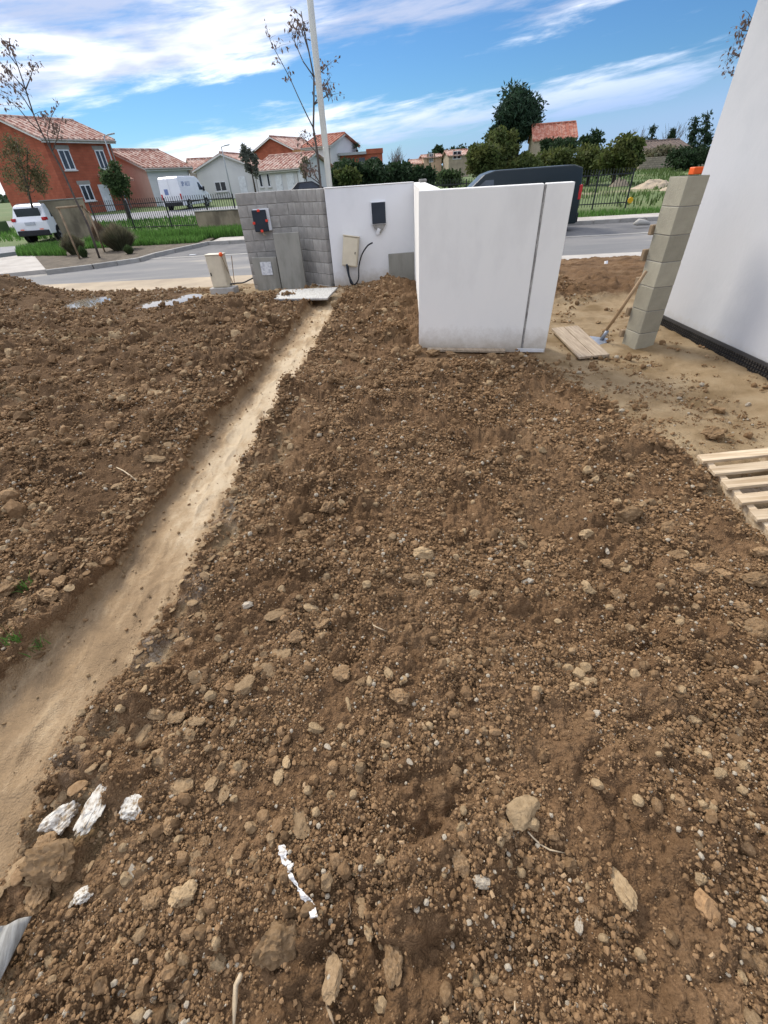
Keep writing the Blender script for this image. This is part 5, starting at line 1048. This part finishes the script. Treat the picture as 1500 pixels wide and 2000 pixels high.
def clusters(cname, n, m_list, per, spread):
    c = bpy.data.collections.new(cname); rg = np.random.default_rng(5)
    for k in range(n):
        V = []; F_ = []; mi = []; me = bpy.data.meshes.new(cname)
        for j in range(per):
            q = rockmesh('tmp', 1, .3, m_list[0], 1000 + k * 50 + j, (1, rg.uniform(.7, 1), rg.uniform(.6, .9)), 2); v = np.array([x.co[:] for x in q.vertices]); f = [tuple(p.vertices) for p in q.polygons]; bpy.data.meshes.remove(q)
            a = rg.uniform(0, 6.28); d = spread * math.sqrt(rg.random()); sc = .35 + 1.0 * rg.random() ** 2.2; b = len(V)
            ca, sa = math.cos(a * 3.7), math.sin(a * 3.7); v = v @ np.array([[ca, sa, 0], [-sa, ca, 0], [0, 0, 1]])
            V += (v * sc + np.array([math.cos(a) * d, math.sin(a) * d, sc * .25])).tolist(); F_ += [tuple(i + b for i in p) for p in f]; mi += [int(rg.choice(len(m_list), p=PROB))] * len(f)
        me.from_pydata(V, [], F_)
        for m_ in m_list: me.materials.append(m_)
        me.polygons.foreach_set('material_index', mi); c.objects.link(bpy.data.objects.new(f'{cname}_{k:02d}', me))
    return c
PROB = [.54, .365, .08, .015]
def protos(cname, n, sub, m_list, rough, cuts, flats):
    c = bpy.data.collections.new(cname)
    for k in range(n):
        me = rockmesh(cname, sub, rough, m_list[k % len(m_list)], 100 + k, flats[k % len(flats)], cuts); c.objects.link(bpy.data.objects.new(f'{cname}_{k:02d}', me))
    return c
def scatter(name, label, P_, rot, scl, idx, coll):
    me = bpy.data.meshes.new(name); me.vertices.add(len(P_)); me.vertices.foreach_set('co', np.asarray(P_, np.float32).ravel())
    a = me.attributes.new('rot', 'FLOAT_VECTOR', 'POINT'); a.data.foreach_set('vector', np.asarray(rot, np.float32).ravel())
    a = me.attributes.new('scl', 'FLOAT', 'POINT'); a.data.foreach_set('value', np.asarray(scl, np.float32)); a = me.attributes.new('idx', 'INT', 'POINT'); a.data.foreach_set('value', np.asarray(idx, np.int32))
    o = obj(name, me); tag(o, label, 'soil', kind='stuff')
    g = bpy.data.node_groups.new(name, 'GeometryNodeTree'); g.interface.new_socket('Geometry', in_out='INPUT', socket_type='NodeSocketGeometry'); g.interface.new_socket('Geometry', in_out='OUTPUT', socket_type='NodeSocketGeometry')
    gi = g.nodes.new('NodeGroupInput'); go = g.nodes.new('NodeGroupOutput'); ip_ = g.nodes.new('GeometryNodeInstanceOnPoints'); ci = g.nodes.new('GeometryNodeCollectionInfo'); ci.inputs[0].default_value = coll; ci.inputs['Separate Children'].default_value = True; ci.inputs['Reset Children'].default_value = True
    def na(n_, ty): x = g.nodes.new('GeometryNodeInputNamedAttribute'); x.data_type = ty; x.inputs[0].default_value = n_; return x.outputs[0]
    g.links.new(gi.outputs[0], ip_.inputs['Points']); g.links.new(ci.outputs[0], ip_.inputs['Instance']); ip_.inputs['Pick Instance'].default_value = True
    g.links.new(na('idx', 'INT'), ip_.inputs['Instance Index']); g.links.new(na('rot', 'FLOAT_VECTOR'), ip_.inputs['Rotation']); g.links.new(na('scl', 'FLOAT'), ip_.inputs['Scale']); g.links.new(ip_.outputs[0], go.inputs[0])
    md = o.modifiers.new('scatter', 'NODES'); md.node_group = g; return o
def soil_points(n, x0, x1, y0, y1, keep=.0):
    x = RNG.uniform(x0, x1, n); y = RNG.uniform(y0, y1, n); p, c, d, l = masks(x, y); pr = (1 - np.maximum(p, c * .9)) * np.clip(.55 + 1.15 * fbm(x, y, .45, 4, 90), .08, 1) + keep
    k = RNG.random(n) < pr; x, y = x[k], y[k]; bad = ((x > .5) & (x < 2.2) & (y > 5.0) & (y < 10)) | (x > HX - .05); x, y = x[~bad], y[~bad]
    for (ux, uy, ua, ub, uz) in PUD: q = ((x - ux) / (ua * 1.05)) ** 2 + ((y - uy) / (ub * 1.05)) ** 2 > 1; x, y = x[q], y[q]
    return x, y
def lay(x, y, r, sink): return np.stack([x, y, soil_h(x, y) + r * (1 - 2 * sink)], -1)
M_CRUMB = mat('crumb_light', (0.170, 0.101, 0.050), (0.240, 0.153, 0.082), 14, .95, spec=.1, rand=.22, island=True)
M_CRUMBD = mat('crumb_dark', (0.125, 0.073, 0.036), (0.180, 0.112, 0.058), 14, .95, spec=.1, rand=.22, island=True)
M_CRUMBT = mat('crumb_tan', (0.25, 0.168, 0.094), (0.31, 0.218, 0.13), 14, .95, spec=.1, rand=.3, island=True)
M_CRUMBP = mat('crumb_pale', (0.33, 0.275, 0.20), (0.42, 0.37, 0.29), 14, .9, spec=.15, rand=.3, island=True)
cS = clusters('crumb', 12, [M_CRUMB, M_CRUMBD, M_CRUMBT, M_CRUMBP], 9, 4.2)
cM = protos('small_clod', 14, 2, [M_CLOD, M_CLODD, M_CLOD, M_PLATEC, M_CLOD, M_TAN, M_CLODD], .26, 3, [(1, .8, .7), (1, .95, .85), (1, .7, .5), (.9, .9, .8)])
def do_scatter(name, label, coll, ncol, n, box, rmin, rmax, pw, sink=.35, keep=0.0):
    x, y = soil_points(n, *box, keep=keep); m = len(x); r = rmin * (1 + (rmax / rmin - 1) * RNG.random(m) ** pw); scatter(name, label, lay(x, y, r, sink), np.stack([RNG.uniform(-.3, .3, m), RNG.uniform(-.3, .3, m), RNG.uniform(0, 6.28, m)], -1) if coll is cS else RNG.uniform(0, 6.28, (m, 3)), r, RNG.integers(0, ncol, m), coll)
do_scatter('soil_crumbs', 'fine crumbs of loose soil in the foreground', cS, 12, 95000, (-2.5, 2.3, -.25, 1.7), .0018, .0092, 3.2)
do_scatter('soil_crumbs', 'loose soil crumbs in the middle of the garden', cS, 12, 74000, (-4.2, 3.2, 1.6, 4.6), .0040, .0145, 3.0)
do_scatter('soil_crumbs', 'loose soil crumbs over the far part of the garden', cS, 12, 36000, (-10.5, 5.5, 3.0, 11.2), .009, .026, 2.6)
do_scatter('small_clods', 'small rounded soil clods strewn over the foreground', cM, 14, 6500, (-2.5, 2.4, -.25, 1.8), .007, .026, 2.6, .3)
do_scatter('small_clods', 'small soil clods strewn over the middle of the garden', cM, 14, 6500, (-4.2, 3.2, 1.7, 5.0), .010, .038, 2.8, .3)
do_scatter('small_clods', 'soil clods strewn over the far part of the garden', cM, 14, 5600, (-10.5, 5.5, 4.0, 11.2), .02, .06, 2.4, .3, .02)
do_scatter('small_clods', 'coarse dark clods of the churned bed left of the path', cM, 14, 2600, (-9.5, -1.7, 1.4, 9.5), .022, .075, 2.6, .36)
do_scatter('gravel_specks', 'sparse pebbles and specks on the trodden ground', cM, 14, 2600, (-2.2, 3.6, .3, 9.0), .004, .014, 3, .25, .10)

cP = protos('flake', 8, 2, [M_PLATEC, M_PLATEC, M_TAN, M_CLOD], .14, 5, [(1, .8, .22), (1, .7, .3), (.9, .9, .18)])
n_ = 1500; y = RNG.uniform(.1, 7.5, n_) ** 1.0; pc_a = np.interp(y, PATH[:, 1], PATH[:, 0]); pw_a = np.interp(y, PATH[:, 1], PATH[:, 2]); sgn = np.where(RNG.random(n_) < .68, 1, -1); x = pc_a + sgn * (pw_a * .92 + np.abs(RNG.normal(0, .17, n_))); r = .008 + .030 * RNG.random(n_) ** 2.2
scatter('clay_flakes', 'thin dried clay flakes strewn along the path edges', np.stack([x, y, soil_h(x, y) + r * .12], -1), np.stack([RNG.normal(0, .25, n_), RNG.normal(0, .25, n_), RNG.uniform(0, 6.28, n_)], -1), r, RNG.integers(0, 8, n_), cP)
n_ = 1100; y = RNG.uniform(.2, 8.6, n_); pc_a = np.interp(y, PATH[:, 1], PATH[:, 0]); pw_a = np.interp(y, PATH[:, 1], PATH[:, 2]); u = RNG.uniform(-1, 1, n_); u = np.sign(u) * np.abs(u) ** .45; x = pc_a + u * pw_a; r = .0025 + .012 * RNG.random(n_) ** 3.5
scatter('path_crumbs', 'loose crumbs fallen onto the clay path', np.stack([x, y, soil_h(x, y) + r * .4], -1), RNG.uniform(0, 6.28, (n_, 3)), r, np.array([3, 5, 10, 12, 2])[RNG.integers(0, 5, n_)], cM)
# individual clods and stones seen in the photograph: px, py, width px, height px, kind
ST = []
def S(kind, *lst): ST.extend((kind,) + t for t in lst)
S('clod', (545, 1835, 88, 70), (770, 1885, 46, 60), (900, 1690, 34, 44), (1220, 1020, 62, 34), (1300, 1033, 34, 28), (1240, 850, 40, 24), (1175, 825, 30, 20), (1390, 855, 40, 22), (1305, 882, 22, 16), (1400, 806, 26, 20), (1485, 1080, 34, 28), (1475, 1230, 50, 40),
  (1440, 1190, 36, 26), (1470, 1140, 46, 28), (975, 1622, 48, 46), (666, 1318, 34, 32), (780, 1365, 40, 30), (630, 1225, 30, 26), (706, 1335, 22, 22), (575, 1245, 30, 24), (805, 1137, 36, 18), (200, 860, 26, 16), (165, 870, 30, 16), (135, 870, 24, 14), (245, 790, 26, 18), (155, 735, 26, 14), (105, 795, 24, 14), (205, 865, 22, 14), (60, 900, 28, 16), (1185, 1105, 26, 22), (1205, 1165, 30, 24), (110, 1690, 90, 70), (60, 1745, 50, 60), (300, 1760, 40, 40), (95, 1650, 46, 40), (440, 1480, 30, 30), (470, 1500, 26, 24), (1365, 1120, 36, 24), (1320, 1090, 30, 22), (1410, 1125, 28, 22), (600, 1020, 30, 20), (640, 1000, 34, 18), (590, 1050, 24, 18), (510, 1035, 22, 16), (480, 1050, 20, 16), (1480, 1880, 34, 40), (330, 1615, 28, 30), (400, 1650, 26, 26), (280, 1640, 26, 24), (1010, 1000, 26, 16), (1160, 930, 26, 18), (1190, 935, 24, 16), (760, 1130, 20, 14), (15, 1150, 44, 36), (50, 1190, 40, 30), (100, 1170, 44, 24), (120, 1140, 30, 22), (40, 770, 20, 12), (690, 700, 22, 14), (740, 760, 20, 12), (900, 760, 18, 12), (960, 700, 20, 12), (810, 690, 30, 18), (845, 695, 26, 14), (880, 697, 22, 14), (1000, 650, 14, 10))
S('plate', (545, 1207, 58, 26), (529, 1310, 48, 14), (548, 1278, 46, 40), (475, 1345, 54, 46), (310, 1490, 56, 46), (350, 1535, 52, 48), (440, 1545, 26, 48), (415, 1535, 32, 36), (275, 1440, 56, 60), (300, 1395, 50, 40), (590, 1605, 56, 88), (650, 1912, 52, 66), (150, 1610, 64, 44), (70, 1595, 56, 46), (705, 1770, 22, 40), (380, 1690, 34, 46), (395, 1325, 52, 34), (345, 1400, 42, 30), (480, 1235, 20, 32), (430, 1290, 36, 20), (360, 1440, 40, 36), (385, 1410, 36, 24), (225, 950, 32, 26), (445, 690, 26, 12), (470, 700, 22, 10), (430, 640, 26, 14), (330, 860, 34, 16), (355, 845, 30, 18), (300, 890, 40, 16), (265, 860, 30, 18), (275, 945, 20, 14), (240, 1000, 22, 16))
S('tan', (823, 1090, 46, 34), (838, 1126, 24, 18), (608, 1193, 34, 24), (617, 1424, 30, 30), (760, 1316, 22, 28), (1060, 882, 20, 16), (1020, 1060, 28, 28), (1030, 1108, 30, 18), (1150, 1153, 28, 26), (1145, 1045, 30, 22), (1225, 1110, 26, 22), (930, 1165, 34, 18), (1215, 1735, 44, 74), (1365, 1720, 28, 24), (1403, 1512, 26, 20), (1380, 1580, 30, 22), (1360, 1402, 34, 26), (360, 1750, 50, 48), (225, 1845, 30, 40), (1450, 1912, 22, 24), (695, 1695, 26, 26), (450, 1700, 20, 46), (720, 1820, 20, 30), (681, 1376, 12, 32), (560, 1490, 20, 26), (545, 1520, 24, 30), (990, 1405, 18, 16), (1150, 1335, 30, 24), (1210, 1155, 18, 16), (1120, 1345, 26, 20), (1300, 1290, 22, 18), (1255, 1230, 20, 16), (1090, 1215, 16, 14), (457, 1415, 20, 24))
S('pale', (482, 1187, 26, 20), (940, 1722, 34, 28), (1130, 1808, 24, 30), (1030, 1140, 24, 16), (1185, 1076, 12, 18), (800, 1490, 14, 14), (640, 1460, 16, 14), (870, 1700, 16, 14), (240, 1940, 20, 18), (300, 1950, 14, 14), (365, 1925, 26, 34), (1175, 700, 10, 8), (1130, 730, 10, 8), (1325, 780, 10, 8), (1460, 792, 12, 8), (1240, 1365, 14, 12), (1165, 1395, 18, 16), (740, 1290, 10, 10), (1000, 1770, 14, 14), (1110, 1960, 14, 14))
ROCKS = {}
for kd, m_, cuts, rg_, fl in (('clod', M_LUMP, 4, .26, (1, .9, .72)), ('plate', M_PLATEC, 6, .15, (1, .85, .34)), ('tan', M_TAN, 6, .18, (1, .85, .7)), ('pale', M_PALE, 6, .16, (1, .85, .7))):
    ROCKS[kd] = [rockmesh('stone', 4, rg_, m_, 300 + 10 * cuts + k + len(kd), fl, cuts) for k in range(6)]
    for me in ROCKS[kd]: me.polygons.foreach_set('use_smooth', [False] * len(me.polygons))
NM = {'clod': ('soil_clod', 'rounded brown lump of dried soil lying loose on the garden', 'clod', 'loose soil lumps'), 'plate': ('clay_plate', 'flat broken plate of dried clay near the path', 'clay plate', 'broken plates of dried clay'),
      'tan': ('tan_stone', 'angular tan stone lying on the brown soil', 'stone', 'tan stones on the soil'), 'pale': ('pale_stone', 'small pale limestone pebble on the brown soil', 'pebble', 'pale pebbles on the soil')}
SPECIAL = {('clod', 545): 'largest cracked soil lump below the white plastic strip', ('clod', 1220): 'broad soil lump facing the timber pallet', ('tan', 823): 'wedge-shaped tan stone with pebbles at its foot', ('tan', 1215): 'upright knobbly tan stone beside a hollow', ('plate', 590): 'long upright clay plate above the white plastic strip', ('plate', 225): 'pale flat clay plate left of the clay path'}
def place(kd, px, py, wp, hp, name=None, lab=None, cat=None, grp=None, me=None, sink=.20, rz=None):
    p = GS(px, py); s = pxm(p); rw = wp * s / 2; rh = hp * s / 2; nm = NM.get(kd, (name, lab, cat, grp)); me = me or random.choice(ROCKS[kd])
    o = obj(name or nm[0], me); depth = max(rw * .75, min(rh * 1.1, rw * 1.3)); hgt = rw * (.62 if kd != 'plate' else .62)
    if hp > wp: o.rotation_euler = (random.uniform(-.25, .25), random.uniform(-.25, .25), R(90) + random.uniform(-.3, .3)); o.scale = (rh * 1.0, rw, rw * .9)
    else: o.rotation_euler = (random.uniform(-.3, .3), random.uniform(-.3, .3), random.uniform(-.4, .4)); o.scale = (rw, depth, rw * .85)
    zz = (o.scale[2] * (.3 if kd == 'plate' else .72)) * (1 - 2 * sink); o.location = (p.x, p.y, p.z + zz); tag(o, lab or nm[1], cat or nm[2], grp or nm[3]); return o
LM = (('the timber pallet', 1400, 950), ('the white plastic strip', 582, 1722), ('the tan clay slab', 1015, 1588), ('the white end wall', 920, 690), ('the white plaster lumps', 200, 1590), ('the wedge-shaped stone', 823, 1090), ('the orange-ochre lump', 1378, 1778), ('the bent metal sheet', 20, 1860), ('the green weeds', 45, 1210), ('the forked pale root', 740, 1222), ('the dry branching stem', 250, 930), ('the shovel', 1175, 668), ('the pale flat plate', 225, 950))
LM = [(n_, GS(x_, y_)) for n_, x_, y_ in LM]; byl = {}
ORD = ('', 'second ', 'third ', 'fourth ', 'fifth ', 'sixth ', 'seventh ', 'eighth ', 'ninth ', 'tenth ', 'eleventh ', 'twelfth ', 'thirteenth ', 'fourteenth ', 'fifteenth ', 'sixteenth ', 'seventeenth ', 'eighteenth ')
DS = {'clod': 'brown lump of dried soil', 'plate': 'flat plate of dried clay', 'tan': 'tan stone', 'pale': 'pale pebble'}
for t in ST:
    sp = SPECIAL.get((t[0], t[1])); o = place(*t)
    if sp: o['label'] = sp
    else:
        d, n_ = min(((Vector(o.location) - q).length, n_) for n_, q in LM); byl.setdefault((t[0], n_), []).append((d, max(o.scale), t, o))
for (kd, n_), ls in byl.items():
    ls.sort(key=lambda q: q[0])
    for k, (d, sc, t, o) in enumerate(ls):
        shp = 'elongated ' if max(t[3], t[4]) > 1.9 * min(t[3], t[4]) else ('large ' if sc > .05 else '')
        o['label'] = f'{shp}{DS[kd]}, the {ORD[min(k, 17)]}nearest one to {n_}'
# cream chip, white plaster lumps, orange clay lump, tan slab
WM = [rockmesh('plaster', 4, .24, M_WHITEPL, 700 + k, (1, .85, .5), 5) for k in range(3)]
place('x', 192, 1585, 54, 84, 'plaster_lump', 'largest broken white plaster lump beside the path', 'plaster', 'broken white plaster pieces', WM[0]); place('x', 262, 1580, 46, 46, 'plaster_lump', 'round crumbly white plaster lump', 'plaster', 'broken white plaster pieces', WM[1])
o = place('x', 118, 1605, 76, 26, 'plaster_lump', 'long narrow white plaster piece at the path edge', 'plaster', 'broken white plaster pieces', WM[2]); o.rotation_euler.z = R(35)
place('x', 165, 1748, 34, 30, 'plaster_lump', 'small half-buried white plaster piece', 'plaster', 'broken white plaster pieces', WM[1])
OM = rockmesh('ochre', 3, .3, mat('ochre_clay', (.36, .22, .11), (.25, .15, .075), 3.5, .95, .6, 9, bdist=.004), 801, (1, .9, .8), 1); place('x', 1378, 1778, 42, 50, 'ochre_lump', 'crumbly orange-ochre clay lump', 'clod', None, OM)
SLB = rockmesh('clay_slab', 4, .13, M_TAN, 911, (1, .85, .28), 7); SLB.polygons.foreach_set('use_smooth', [False] * len(SLB.polygons)); p = GS(1015, 1588); s = pxm(p); o = obj('clay_slab', SLB); o.scale = (40 * s, 36 * s, 38 * s); o.location = p + Vector((0, 0, .022)); o.rotation_euler = (R(16), R(-6), R(20)); tag(o, 'large flat tan clay slab propped on a soil lump', 'clay slab')
p = GS(263, 1706); s = pxm(p); o = MB().prism([(-11, -2, 0), (0, -14, 0), (10, 1, 0), (-2, 15, 0)], (0, 0, 4)).build('cream_chip', M_PALE, bevel=.6); o.scale = (s,) * 3; o.location = p + Vector((0, 0, .012)); o.rotation_euler = (.3, .1, .2); tag(o, 'diamond-shaped cream ceramic chip', 'chip')
# crumpled white plastic strip
a = [(552, 1655), (556, 1672), (560, 1688), (572, 1694), (566, 1706), (576, 1722), (586, 1738), (594, 1752), (606, 1764), (612, 1780), (616, 1796)]
mb = MB(); rows = []
for i in range(len(a) * 4 - 3):
    f = i / 4; k = min(int(f), len(a) - 2); t = f - k; px = a[k][0] * (1 - t) + a[k + 1][0] * t; py = a[k][1] * (1 - t) + a[k + 1][1] * t; p = GS(px, py); s = pxm(p); wdd = (5.0 + 2.5 * math.sin(f * .9) + random.uniform(-2.2, 2.2)) * s; zz_ = max(p.z, H(p.x + wdd, p.y), H(p.x - wdd, p.y)); dz = .013 + random.uniform(0, .006)
    rows.append([(p.x - wdd, p.y - .15 * wdd, zz_ + dz + random.uniform(-.002, .006)), (p.x - random.uniform(-.3, .3) * wdd, p.y, zz_ + dz + .005 * math.sin(f * 3)), (p.x + wdd, p.y + .15 * wdd, zz_ + dz + random.uniform(-.002, .006))])
for q in rows: mb.v += q
for i in range(len(rows) - 1):
    for j in (0, 1): b = i * 3 + j; mb.f.append((b, b + 1, b + 4, b + 3))
o = mb.build('plastic_strip', M_FILM); sm_ = o.modifiers.new('thick', 'SOLIDIFY'); sm_.thickness = .003; tag(o, 'crumpled white plastic strip lying on the soil', 'plastic strip')
# bent metal sheet at the lower left
p0, p1, p2, p3 = GS(88, 1800), GS(22, 1935), GS(-120, 1890), GS(-30, 1828)
mb = MB(); N_ = 10; b = 0
for i in range(N_ + 1):
    t = i / N_; l_ = p0.lerp(p1, t); r_ = p3.lerp(p2, t); 
    for j in range(N_ + 1): u = j / N_; q = l_.lerp(r_, u); mb.v.append((q.x, q.y, q.z + .05 + .012 * math.sin(u * 9) + .02 * (1 - u)))
for i in range(N_):
    for j in range(N_): b = i * (N_ + 1) + j; mb.f.append((b, b + 1, b + N_ + 2, b + N_ + 1))
o = mb.build('metal_sheet', mat('weathered_sheet', (0.34, 0.33, 0.30), (0.17, 0.16, 0.14), 9, 0.7, 0.3, 30, stretch=(6, 1, 1)), smooth=True); sm_ = o.modifiers.new('thick', 'SOLIDIFY'); sm_.thickness = .004; tag(o, 'bent strip of grey corrugated sheet metal on the soil', 'metal sheet')
# twigs and roots
def twig(label, pl, rad, m, up=.012):
    pts = []
    for i, (x, y) in enumerate(pl): p = GS(x, y); pts.append(p + Vector((0, 0, up + .006 * math.sin(i * 2.1))))
    tag(MB().tube(pts, [rad] * (len(pts) - 1) + [rad * .4], 5).build('twig', m, smooth=True), label, 'twig', 'twigs and roots in the soil')
M_ROOT = mat('pale_root', (.50, .40, .27), (.36, .28, .18), 20, .8)
twig('pale curved root below the tan clay slab', [(1030, 1626), (1042, 1642), (1058, 1652), (1072, 1662), (1106, 1670)], .0028, M_ROOT); twig('stout upright twig with a knobbly head', [(475, 1905), (466, 1925), (462, 1960), (461, 2005)], .007, M_ROOT, .02)
twig('thin pale root fork near the middle of the soil', [(722, 1210), (730, 1225), (745, 1230), (757, 1236)], .003, M_ROOT); twig('bent thin twig right of the plastic strip', [(668, 1808), (680, 1796), (686, 1782), (682, 1764)], .002, M_STAKE)
twig('short twig beside the stout upright twig', [(640, 1965), (648, 1985), (655, 2005)], .004, M_STAKE); twig('dry branching stem left of the path', [(228, 915), (245, 925), (262, 935), (270, 945)], .005, M_ROOT); twig('pale straw at the lower edge of the soil', [(1002, 1985), (1004, 1970), (1005, 1952)], .003, M_ROOT)
# little weeds at the path edge
for (px, py, lab) in ((55, 1150, 'small green weed at the left of the clay path'), (45, 1225, 'green grass tuft between soil lumps left of the path'), (40, 1260, 'spiky pale green weed at the left path edge')):
    p = GS(px, py); pp = np.array([[p.x + random.gauss(0, .02), p.y + random.gauss(0, .02), p.z] for _ in range(26)]); o = grass('weed', lab, pp, .075, .006, M_GRASS, 1.0, None, 'weed')
